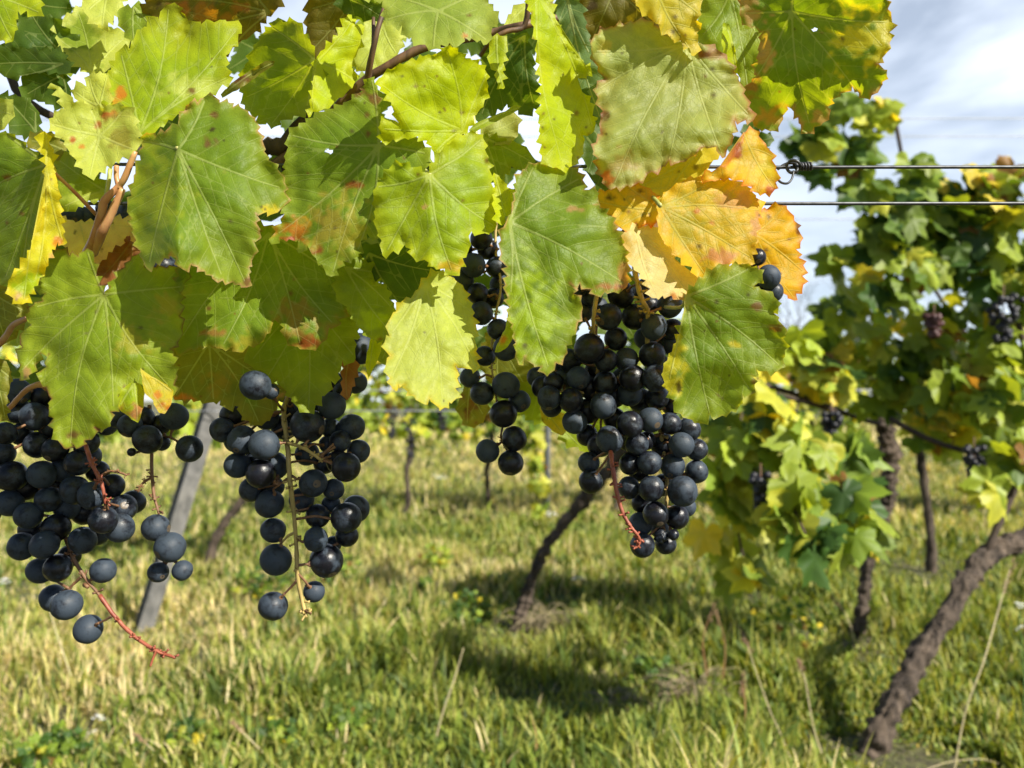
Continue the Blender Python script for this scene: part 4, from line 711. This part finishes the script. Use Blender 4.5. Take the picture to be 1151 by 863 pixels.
wire('trellis_wire', [(-1.6, zw2.y, zw2.z), (0, zw2.y, zw2.z-.001), (1.6, zw2.y, zw2.z)], .00105, M_WIRE, 'lower trellis wire of the first row, passing behind the vivid orange-yellow leaf')

# ------------------------------------------------------------------ background vines
def simple_leaf(n, r):
    full = [(t, q) for t, q in TEMP]+[(360-t, q) for t, q in TEMP[-2:0:-1]]
    out = []
    for i in range(len(full)):
        t, q = full[i]; t2, q2 = full[(i+1) % len(full)]; t2 = t2 if t2 > t else t2+360
        out.append((t, q*(1+.08*(r.random()-.5))))
        if n > 1: out.append(((t+t2)/2, (q+q2)/2*(.93)))
    return out
PAL_BG = np.array([[.085,.15,.02],[.16,.24,.028],[.26,.34,.04],[.40,.42,.05],[.56,.46,.035],[.24,.13,.04],[.045,.10,.02]])
def crown(name, blobs, parent, seed, size=.13, mat=None):
    """blobs: (px, py, radius px, distance, count, palette weights)"""
    r = np.random.default_rng(seed); V, Fc, C = [], [], []
    for bx, by, br, d, n, wts in blobs:
        wts = np.array(wts, float); wts /= wts.sum(); c0 = P(bx, by, d); rm = br*d/F
        for _ in range(int(n)):
            q = r.normal(size=3); q /= np.linalg.norm(q); q *= rm*(r.random()**.4)
            c = c0+Vector((q[0], q[1]*.9, q[2]))
            S = size*(.35+.28*r.random())
            # blade hangs: tip down, facing out/up
            nrm = Vector((r.normal()*.55+.15, -.75+r.normal()*.45, .45+r.normal()*.4)).normalized()
            tip = Vector((r.normal()*.6, r.normal()*.4-.1, -1)); tip = (tip-nrm*tip.dot(nrm)).normalized(); side = nrm.cross(tip)
            ol = simple_leaf(2, r); b0 = len(V); cup = r.normal()*.25; fo = .12+.25*r.random(); tw = r.normal()*.25
            V.append(tuple(c)); pr = PAL_BG[r.choice(7, p=wts)]*(.75+.5*r.random()); C.append(pr*1.05)
            for ring in (.55, 1.):
                for t, q_ in ol:
                    a = math.radians(t); x = q_*ring*math.sin(a)*S; y = q_*ring*math.cos(a)*S
                    z = cup*(x*x+y*y)/S-fo*abs(x)+tw*x*y/S+.06*S*math.sin(5*a+cup*9)*ring
                    V.append(tuple(c+side*x+tip*y+nrm*z)); C.append(pr*(1.0 if ring < .8 else (1.12+.1*r.random())))
            m = len(ol)
            for k in range(m):
                k2 = (k+1) % m; Fc.append((b0, b0+1+k, b0+1+k2)); Fc.append((b0+1+k, b0+1+m+k, b0+1+m+k2, b0+1+k2))
    me = mesh(name, V, Fc); setcol(me, np.array(C)); return link(name, me, parent, M_FOL)
def vine(trunk, rad, blobs, seed, label, group, canes=(), size=.13, mat=None, bump=.35):
    base = P(*trunk[0]); root = thing('grape_vine', (base.x, base.y, ground_h(base.x, base.y)), label, 'grape vine', group)
    b = MB(); Q = [P(*q) for q in trunk]; g = Vector((base.x, base.y, ground_h(base.x, base.y)-.05))
    near = base.y < 3.2
    b.tube([g]+Q, [rad[0]*1.25*.76]+[rad[0]*.92*.8]+[x*.76 for x in rad[1:]], 44 if near else 12, bump, seed, 26 if near else 6, True, near)
    b.build('trunk', M_TRUNK, root)
    for c, cr in canes:
        b = MB(); b.tube([P(*q) for q in c], cr, 8, .15, seed, 4); b.build('cane', M_DCANE, root)
    if blobs: crown('crown', blobs, root, seed, size)
    return root
G2 = 'vines of the second row'
dk = (4, 3, 1, .4, .15, .3, 5); md = (2, 4, 4, 2, .7, .3, 1); lt = (1, 3, 4.5, 3.5, 1.3, .4, .5); yl = (.5, 1, 2, 3, 4, 1.2, .2)
vine([(975,858,1.70),(1000,800,1.73),(1035,735,1.80),(1066,690,1.86),(1085,655,1.90),(1105,628,1.95),(1135,612,2.0),(1180,590,2.1),(1230,540,2.2)], [.040,.034,.031,.029,.029,.033,.032,.030,.026],
     [(1080,235,38,2.15,30,dk),(1010,240,30,2.1,22,dk),(960,170,22,2.1,10,dk),(930,150,24,2.05,9,dk),(985,135,16,2.1,6,md),(1000,115,12,2.1,4,yl),(1030,190,22,2.1,10,md),(905,160,14,2.1,4,dk),  # dk weights put the upper crown's shade into the leaf colour
      (1130,230,36,2.1,22,md),(1110,205,22,2.1,8,yl),(1145,300,40,2.1,26,md),(1085,290,36,2.15,22,dk),(1000,330,24,2.1,9,dk),(968,215,24,2.1,8,dk),(985,262,26,2.1,10,dk),(948,300,18,2.15,5,md),(940,120,14,2.1,3,md),(920,190,12,2.1,3,dk),(1030,300,26,2.1,10,md),(1040,270,28,2.15,14,dk),(1000,280,20,2.1,7,md),(1135,200,20,2.15,8,yl),
      (1180,330,60,2.1,22,md),(1180,430,60,2.1,22,md),(1120,390,36,2.1,18,lt),(1130,460,40,2.0,22,lt),(1080,440,34,2.05,16,lt),(1140,520,28,1.95,12,lt),(1112,548,12,1.9,4,yl),(1195,250,50,2.1,14,md)], 41,
     'nearest vine of the second row, thick rough trunk leaning right from the lower right corner', G2, [([(1105,628,1.95),(1150,520,2.0),(1160,420,2.05),(1120,300,2.15),(1090,220,2.15)], .009), ([(1150,520,2.0),(1060,500,2.05),(1000,470,2.1)], .008)], .13)
vine([(965,725,2.53),(968,690,2.53),(975,640,2.55),(987,600,2.55),(998,560,2.56),(1002,520,2.56),(998,490,2.56),(988,468,2.58)], [.034,.027,.024,.025,.032,.036,.038,.030],
     [(1010,400,34,2.3,20,md),(960,380,32,2.35,16,lt),(1050,390,34,2.3,18,lt),(990,430,32,2.3,18,lt),(1040,440,30,2.25,14,md),(930,420,30,2.3,14,lt),(1070,480,24,2.2,10,yl),(1040,480,20,2.2,8,yl),
      (960,340,26,2.4,10,md),(1010,345,24,2.4,8,md),(1060,350,26,2.4,10,md),(930,345,16,2.5,4,md),(985,310,16,2.4,4,lt),(905,395,20,2.3,8,md),(1075,415,30,2.3,14,md),(1100,350,24,2.3,8,dk),(925,410,14,2.2,6,yl),(940,432,12,2.2,5,yl),
      (820,520,30,1.75,14,lt),(800,470,24,1.8,8,lt),(850,500,30,1.7,14,md),(860,455,26,1.7,9,lt),(900,500,34,1.65,16,lt),(925,550,32,1.6,12,md),(890,570,32,1.55,12,lt),(960,560,24,1.65,8,md),(915,610,24,1.5,5,dk),(955,600,22,1.55,5,lt),(830,560,24,1.75,8,lt),(815,605,16,1.8,4,yl),(845,640,14,1.75,3,yl),(960,510,24,1.8,8,md),(985,590,12,1.6,3,dk),(895,380,20,1.8,3,lt),(870,400,18,1.8,4,lt),(820,655,9,1.8,1,lt),(790,600,10,1.8,1,yl)], 42,
     'second row vine with dark crooked trunk and long shoots hanging towards the biggest bunch', G2, [([(1000,480,2.56),(960,468,2.45),(900,445,2.3),(850,430,2.2)], .008), ([(998,480,2.56),(1050,440,2.5),(1080,380,2.4),(1040,300,2.4),(1005,130,2.3)], .006), ([(900,445,2.3),(885,500,1.9),(890,560,1.6),(905,600,1.5)], .003), ([(850,430,2.2),(830,480,1.9),(825,560,1.75),(838,640,1.75)], .003)], .13)
vine([(1046,645,3.57),(1047,610,3.57),(1041,560,3.57),(1036,520,3.57),(1030,480,3.55),(1045,430,3.5)], [.034,.026,.024,.026,.026,.02],
     [(1060,440,30,3.4,20,md),(1100,460,24,3.4,14,md),(1080,500,18,3.3,6,lt),(1020,450,20,3.4,8,dk)], 43, 'slender upright trunk seen between the crooked trunk and the leaning thick trunk', 'vines of the third row')
vine([(581,718,2.63),(586,690,2.63),(598,650,2.63),(614,615,2.63),(640,580,2.62),(664,553,2.60),(690,520,2.58),(715,480,2.55),(720,420,2.55)], [.042,.030,.026,.025,.027,.028,.030,.03,.024],
     [(720,400,46,2.5,18,md),(660,420,36,2.5,6,md),(780,420,40,2.4,12,md),(740,340,44,2.5,10,md),(800,360,34,2.4,8,md),(830,440,28,2.2,10,lt)], 44,
     'slanting dark vine trunk rising right behind the biggest bunch', G2, [([(720,430,2.55),(780,430,2.4),(860,440,2.2),(950,465,2.3)], .007)], .13)
vine([(232,640,3.7),(240,612,3.7),(254,585,3.7),(272,562,3.7),(290,530,3.7),(300,480,3.7)], [.040,.03,.028,.026,.026,.022],
     [(300,440,60,3.6,40,md),(240,450,50,3.6,30,lt),(360,440,50,3.6,30,md),(200,470,26,3.6,10,lt)], 46, 'blurred brown slanting trunk just right of the leaning post', 'vines of the third row')
G3 = 'vines of the third row'
k3 = 0
for px, bx, lb in [(-60, -60, None), (60, 60, None), (455, 450, 'distant vine with dark hanging bunches between the second bunch and the slim bunch'), (545, 540, None), (690, 690, None), (800, 800, None), (900, 905, None), (1120, 1120, None), (1230, 1230, None), (-190, -190, None)]:
    r = np.random.default_rng(60+k3); d = 5.2+(.4 if k3 % 2 else 0)
    bl = [(px+dx, 425+r.normal()*8, 46, d, 60, dk if k3 % 2 else md) for dx in (-45, 0, 45)]+[(px+dx, 468, 26, d-.1, 22, md) for dx in (-50, -15, 25, 55)]+[(px+r.normal()*30, 380, 40, d, 20, md)]
    vine([(px, 582, d), (px+4, 560, d), (px+2, 530, d), (px+8, 500, d), (px+6, 460, d)], [.034, .025, .024, .026, .025], bl, 60+k3, lb or 'distant vine of the third row, half hidden by nearer leaves and fruit', G3, size=.12); k3 += 1
crown_only = thing('grape_vine', P(605, 585, 5.0), 'single leafy shoot hanging down along the dark steel post', 'grape vine', G3)
crown('crown', [(603,520,12,4.9,12,lt),(606,545,10,4.9,10,lt),(604,570,8,4.9,6,lt),(600,495,14,4.9,12,md),(598,470,16,4.9,14,md)], crown_only, 77, .11)
b = MB(); b.tube([P(606,586,4.95), P(603,540,4.95), P(600,480,4.95), P(600,440,4.95)], [.008,.007,.006,.005], 6, .2, 1, 3); b.build('shoot', M_DCANE, crown_only)
sh = thing('grape_vine', P(478, 700, 3.0), 'small upright leafy weed-like vine sucker in the grass at centre left', 'young shoot', None)
crown('leaves', [(478,655,7,3.0,14,dk),(480,672,9,3.0,18,dk),(478,690,8,3.0,10,md)], sh, 78, .045)

# far bunches on the background vines
def far_bunch(px, py, wpx, hpx, d, label, seed, red=False):
    r = np.random.default_rng(seed); b = MB(); n = 46
    for k in range(n):
        t = r.random(); hw = wpx/2*(1-.65*t)*(.35+.65*r.random()); a = r.random()*6.28
        p = P(px+hw*math.cos(a), py+(t-.5)*hpx, d); p.y += hw*d/F*math.sin(a); b.ball(p, .0085+.001*r.random(), 10)
    root = thing('grape_bunch', P(px, py-hpx/2, d), label, 'grape bunch', 'grape bunches on the background vines')
    m = M_FARB if not red else M_REDB
    b.build('berries', m, root); b = MB(); b.tube([P(px, py-hpx/2-12, d), P(px, py, d)], .0015, 6, .1, 1, 1); b.build('stem', M_STEMB, root)
def plain(name, c, rough=.5):
    m, t, out = newmat(name); tcn = N(t, 'ShaderNodeTexCoord'); a = tex(t, 'ShaderNodeTexNoise', tcn.outputs['Object'], 60, Detail=4.)
    pr = N(t, 'ShaderNodeBsdfPrincipled'); t.links.new(mixc(t, a.outputs['Fac'], tuple(x*.7 for x in c), tuple(min(1, x*1.3) for x in c)), pr.inputs['Base Color']); pr.inputs['Roughness'].default_value = rough; t.links.new(pr.outputs[0], out.inputs[0]); return m
M_FARB = plain('distant_grape_skin', (.012, .012, .02)); M_REDB = plain('reddish_grape_skin', (.06, .018, .018))
far_bunch(855, 556, 22, 46, 1.62, 'blurred dark bunch among light leaves, low among the hanging shoots', 1)
far_bunch(1128, 358, 40, 52, 2.0, 'blurred dark bunch near the right frame edge, highest of the background bunches', 2)
far_bunch(1050, 366, 24, 24, 2.05, 'blurred reddish little bunch against the sky', 3, True)
far_bunch(1095, 520, 26, 34, 1.95, 'blurred dark bunch beside yellow leaves near the right frame edge', 4)
far_bunch(935, 482, 22, 34, 2.0, 'blurred dark bunch hanging from the horizontal dark cane', 7)
far_bunch(462, 490, 20, 60, 4.4, 'far dark bunch hanging long, left of the palest leaf tip', 5)
far_bunch(440, 475, 16, 34, 4.4, 'far dark bunch, shorter, beside the long one', 6)
far_bunch(497, 470, 18, 26, 4.5, 'far dark bunch below the blurred wire under the palest leaf', 8)

# ------------------------------------------------------------------ posts and wires of the rows behind
pr_ = thing('vineyard_post', P(158, 712, 2.70), 'leaning grey concrete post with a sunlit right edge, lower left', 'post')
def prism(a, c, half_w, depth, groove):
    a, c = Vector(a), Vector(c); ax = (c-a).normalized(); sd = ax.cross(Vector((.80, .60, 0))).normalized(); fw = ax.cross(sd).normalized()
    if fw.y > 0: fw = -fw
    prof = [(-half_w, depth), (-half_w, -depth), (-half_w*.55, -depth), (-half_w*.4, -depth+groove), (half_w*.35, -depth+groove), (half_w*.5, -depth), (half_w, -depth), (half_w, depth)]
    v = []
    for k in range(9):
        q = a.lerp(c, k/8)
        for x, y in prof: v.append(q+sd*x-fw*y+Vector((noise.noise(q*9+Vector((x*50, y*50, 0)))*.002, 0, 0)))
    n = len(prof); f = [(k*n+i, k*n+(i+1) % n, (k+1)*n+(i+1) % n, (k+1)*n+i) for k in range(8) for i in range(n)]+[tuple(range(n))[::-1], tuple(8*n+i for i in range(n))]
    return v, f
v, f = prism(P(152, 735, 2.70), P(262, 380, 2.70), .028, .026, .016)
link('post_shaft', mesh('post_shaft', v, f), pr_, M_CONC, False)
b = MB(); b.tube([P(233, 462, 2.64), P(250, 462, 2.655), P(252, 470, 2.66)], .0015, 6, 0, 0, 1); b.build('wire_staple', M_WIREF, pr_)
ps = thing('vineyard_post', P(614, 588, 5.1), 'thin dark steel post far behind the slim bunch', 'post')
b = MB(); b.tube([P(614, 592, 5.1), P(616, 470, 5.1), P(618, 330, 5.1)], .020, 8, 0, 0, 1); b.build('post_shaft', M_POST, ps)
b = MB(); b.ball(P(618, 328, 5.1), .021, 8, .5); b.build('post_cap', M_POST, ps)
G = 'trellis wires of the second row'
for px, py, lb in [(1000, 133, 'highest blurred trellis wire of the second row against the sky'), (1000, 153, 'blurred trellis wire just below the highest one'), (1000, 246, 'blurred trellis wire of the second row hidden mostly by leaves, below the nearest two wires'), (1000, 289, 'blurred trellis wire passing the bare twigs'), (430, 438, 'pale blurred wire above the grass, upper of a pair'), (430, 461, 'pale blurred wire above the grass, lower of a pair')]:
    p = P(px, py, 2.66); wire('trellis_wire', [(-7, p.y, p.z+.01), (-2, p.y, p.z-.003), (0, p.y, p.z-.002), (2, p.y, p.z), (7, p.y, p.z+.01)], .0016 if py < 400 else .0024, M_WIREF, lb, group=G)

# ------------------------------------------------------------------ bare shrub far behind, against the sky
bs = thing('bare_shrub', P(880, 500, 11), 'leafless twiggy shrub blurred against the pale sky right of the canopy', 'shrub')
rr = np.random.default_rng(9); bt = MB(); tw = MB()
def branch(mb, p, dv, ln, rad, depth):
    q = p+dv*ln; m = p.lerp(q, .5)+Vector(rr.normal(size=3))*ln*.06
    mb.tube([p, m, q], [rad, rad*.8, rad*.6], 5, 0, 0, 1, False)
    if depth == 0: return
    for k in range(3 if depth > 1 else 4):
        nd = (dv+Vector(rr.normal(size=3))*.42+Vector((0, 0, .12))).normalized(); branch(tw, p.lerp(q, .45+.55*rr.random()), nd, ln*(.6+.25*rr.random()), rad*.55, depth-1)
for k in range(5):
    p = P(850+22*k, 470, 11); branch(bt, Vector((p.x, p.y, 0)), Vector((rr.normal()*.12, rr.normal()*.1, 1)).normalized(), 1.3, .022, 4)
bt.build('trunk', M_TRUNK, bs); tw.build('twigs', M_TRUNK, bs)
# hedge of far trees closing the horizon
for k, (x, y, s) in enumerate([(-60, 110, 9), (-38, 130, 11), (-14, 120, 8), (8, 140, 10), (30, 125, 9), (52, 118, 11), (78, 130, 10)]):
    t_ = thing('broadleaf_tree', (x, y, 0), 'far round-headed tree on the horizon behind the vineyard', 'tree', 'far trees on the horizon')
    b = MB(); b.tube([(x, y, -.2), (x+.2, y, s*.4), (x, y, s*.8)], [s*.05, s*.04, s*.02], 8, .2, k, 3); b.build('trunk', M_TRUNK, t_)
    r = np.random.default_rng(90+k); V, Fc, C = [], [], []
    for _ in range(1500):
        q = r.normal(size=3); q /= np.linalg.norm(q); q *= (r.random()**.35); lump = 1+.3*noise.noise(Vector(q)*2+Vector((k*3, 0, 0)))
        c = np.array([x, y, s*.55])+q*np.array([s*.55, s*.5, s*.45])*lump; a = r.normal(size=(3, 3))*s*.05; i0 = len(V)
        V += [tuple(c+a[0]), tuple(c+a[1]), tuple(c+a[2])]; Fc.append((i0, i0+1, i0+2)); pc = PAL_BG[r.choice([0, 1, 6])]*.8; C += [pc]*3
    me = mesh('crown', V, Fc); setcol(me, np.array(C)); link('crown', me, t_, M_FOL, False)

# ------------------------------------------------------------------ dry stalks, weeds and flowers in the grass
def stalk(pts, rad, label, head=None, mat=None, grp='tall dry grass stalks'):
    g = P(*pts[0]); root = thing('grass_stalk', (g.x, g.y, 0), label, 'grass stalk', grp)
    b = MB(); b.tube([P(*q) for q in pts], [rad]+[rad*.8]*(len(pts)-2)+[rad*.35], 6, .1, 1, 4); b.build('stem', mat or M_DRY, root)
    if head:
        b = MB(); p, q = P(*head[0]), P(*head[1]); m = 9
        for k in range(m*3):
            t = k/(m*3); c = p.lerp(q, t); dv = ((q-p).normalized()+Vector((random.gauss(0, .5), random.gauss(0, .5), random.gauss(0, .2)))).normalized(); b.tube([c, c+dv*.008, c+dv*.013], [.0007, .0013, .0003], 5, 0, 0, 1)
        b.build('seed_head', M_SEED, root)
M_DRY = foliage_material('dry_straw', .15, .6)
def flat(name, c, tr=.2):
    m, t, out = newmat(name); tcn = N(t, 'ShaderNodeTexCoord'); a = tex(t, 'ShaderNodeTexNoise', tcn.outputs['Object'], 90, Detail=4.)
    pr = N(t, 'ShaderNodeBsdfPrincipled'); t.links.new(mixc(t, a.outputs['Fac'], tuple(x*.8 for x in c), tuple(min(1, x*1.15) for x in c)), pr.inputs['Base Color']); pr.inputs['Roughness'].default_value = .7; t.links.new(pr.outputs[0], out.inputs[0]); return m
M_DRY = flat('dry_straw', (.50, .42, .24)); M_SEED = flat('seed_head_brown', (.24, .15, .08)); M_WHITE = flat('white_petal', (.80, .80, .76)); M_YFL = flat('yellow_petal', (.80, .62, .04)); M_GST = flat('green_flower_stem', (.12, .22, .05)); M_RUST = flat('rusty_dry_stem', (.36, .17, .08))
stalk([(480,875,1.70),(495,810,1.72),(510,765,1.73),(521,728,1.74)], .0022, 'pale straight straw stalk leaning right at bottom centre')
stalk([(330,880,1.65),(290,840,1.66),(262,812,1.67)], .002, 'tan dry stalk leaning left at the bottom left', ((275,825,1.665),(262,812,1.67)))
stalk([(212,880,1.62),(180,850,1.63),(155,828,1.64)], .002, 'tan dry stalk with a brown head, lower left corner area', ((165,836,1.635),(153,826,1.64)))
stalk([(935,880,1.62),(915,820,1.64),(905,765,1.66),(898,748,1.67)], .0018, 'tall thin dry stalk with a dark seed head left of the thick leaning trunk', ((902,757,1.665),(897,745,1.67)))
stalk([(900,880,1.6),(875,820,1.62),(862,790,1.62),(835,710,1.66)], .0016, 'thin stalk bending left, beside the dry stalk with the dark head', ((845,735,1.65),(833,708,1.66)))
stalk([(1070,880,1.62),(1085,800,1.64),(1105,745,1.66),(1118,700,1.70),(1135,640,1.75)], .0020, 'tall pale stalk at the lower right with small white flower heads', ((1128,668,1.73),(1140,630,1.76)))
stalk([(960,720,2.1),(955,700,2.1),(940,672,2.1)], .0016, 'short stalk with brown tip before the crooked trunk', ((948,688,2.1),(936,672,2.1)))
stalk([(1020,875,1.6),(1060,858,1.62),(1100,853,1.62),(1122,858,1.62)], .0013, 'bent straw lying over the grass right of the thick trunk base')
stalk([(840,870,1.62),(838,800,1.66),(834,760,1.68)], .0016, 'rusty upright stem at the lower right of centre', ((836,785,1.67),(834,758,1.68)), M_RUST)
stalk([(795,760,2.0),(790,720,2.0),(800,685,2.0)], .0018, 'rusty brown stem in the dry reddish patch', ((797,700,2.0),(801,680,2.0)), M_RUST)
stalk([(812,765,2.0),(815,725,2.0),(806,690,2.0)], .0018, 'second rusty stem in the dry reddish patch, leaning left', ((809,705,2.0),(805,688,2.0)), M_RUST)
stalk([(600,870,1.62),(603,830,1.64),(596,800,1.65)], .0016, 'short rusty stem near the bottom centre', None, M_RUST)
stalk([(80,760,1.9),(60,700,1.95),(45,640,2.0)], .0016, 'faint pale stalk rising below the far left bunch')
def dry_tuft(px, py, d, n, s, label):
    g = P(px, py, d); root = thing('dry_grass_tuft', (g.x, g.y, 0), label, 'grass tuft'); b = MB()
    for k in range(n):
        a = random.random()*6.28; ln = s*(.5+.8*random.random()); o = Vector((g.x+random.gauss(0, s*.25), g.y+random.gauss(0, s*.2), 0)); dv = Vector((math.cos(a), math.sin(a), 0))
        b.tube([o, o+dv*ln*.25+Vector((0, 0, ln*.55)), o+dv*ln*.75+Vector((0, 0, ln*.62)), o+dv*ln*1.1+Vector((0, 0, ln*.35))], [.0016, .0014, .001, .0004], 4, 0, 0, 2, False)
    b.build('blades', M_TUFT, root)
M_TUFT = flat('dry_tuft', (.26, .21, .12))
dry_tuft(612, 720, 2.62, 90, .12, 'dry brownish grass tuft at the foot of the slanting dark trunk')
dry_tuft(775, 765, 2.0, 70, .12, 'reddish dry grass patch at the lower right of centre')
dry_tuft(690, 800, 1.95, 50, .08, 'small dry grass tuft at the bottom right of centre')
def flower(px, py, d, mat, r, label, cat, grp, n=9):
    p = P(px, py, d); root = thing(cat, (p.x, p.y, 0), label, 'wildflower', grp)
    b = MB(); b.tube([(p.x, p.y, 0), (p.x+.01, p.y, p.z*.5), p], [.0014, .0012, .001], 5, 0, 0, 3); b.build('stem', M_GST, root)
    b = MB()
    for h in range(n):
        c = p+Vector((random.gauss(0, r*.7), random.gauss(0, r*.6), random.gauss(0, r*.3)))
        for k in range(5):
            a = k*1.2566+h; b.add([c, c+Vector((math.cos(a-.4), math.sin(a-.4), .25))*r*.4, c+Vector((math.cos(a), math.sin(a), .3))*r*.6, c+Vector((math.cos(a+.4), math.sin(a+.4), .25))*r*.4], [(0, 1, 2, 3)])
    b.build('blossom', mat, root)
for px, py, d, r, lb in [(113,806,1.85,.010,'upper of two small white flower heads at lower left'),(101,824,1.82,.008,'lower of two small white flower heads at lower left'),(3,655,2.3,.015,'white flower head at the left frame edge'),(620,578,3.9,.02,'far white flower head right of the slim bunch tip'),(495,536,5.0,.03,'farthest white flower head below the palest leaf'),(1145,680,1.75,.010,'white flower cluster at the right frame edge'),(1147,705,1.75,.008,'smaller white flower cluster below the one at the right frame edge'),(648,650,2.9,.012,'pale blue-white flower right of the slanting trunk')]:
    flower(px, py, d, M_WHITE, r, lb, 'white_wildflower', 'small white wildflowers')
for px, py, lb in [(783,625,'top yellow flower of the little group right of the biggest bunch'),(780,645,'middle yellow flower of the little group right of the biggest bunch'),(795,660,'lowest yellow flower of the little group right of the biggest bunch'),(767,660,'leftmost yellow flower of the little group right of the biggest bunch'),(965,690,'yellow flower by the crooked trunk'),(300,737,'small yellow flower in the grass under the second bunch')]:
    flower(px, py, 2.6, M_YFL, .010, lb, 'yellow_wildflower', 'small yellow wildflowers', 4)
def weed(px, py, d, n, s, label, wts=md):
    p = P(px, py, d); root = thing('leafy_weed', (p.x, p.y, 0), label, 'weed', 'broad-leaved weeds in the grass')
    crown('leaves', [(px, py+8, s*.8*F/d, d, n*3, wts)], root, int(px), .03)
for px, py, d, n, s, lb, wt in [(315,840,1.72,60,.10,'broad-leaved green weed at the bottom left of centre',dk),(220,835,1.7,50,.09,'dark broad-leaved weed at the bottom left',dk),(395,825,1.8,70,.12,'dark weed clump at the bottom, left of the pale straw stalk',dk),(60,850,1.65,50,.10,'dark green weed in the lower left corner',dk),
      (490,620,3.6,40,.10,'bright green weed in the middle distance left of the slanting trunk',md),(150,850,1.68,40,.07,'low weed between the two dry stalks at the lower left',md),(380,645,3.1,60,.16,'dark low weeds in the mid grass right of the second bunch',dk),(300,650,3.1,60,.16,'dark low weeds behind the second bunch tip',dk),(520,690,2.7,60,.14,'dark low weeds left of the slanting trunk foot',dk),(740,760,2.1,50,.10,'dark green weed below the biggest bunch',dk),(880,700,2.3,50,.14,'green weed patch left of the crooked trunk foot',md)]:
    weed(px, py, d, n, s, lb, wt)
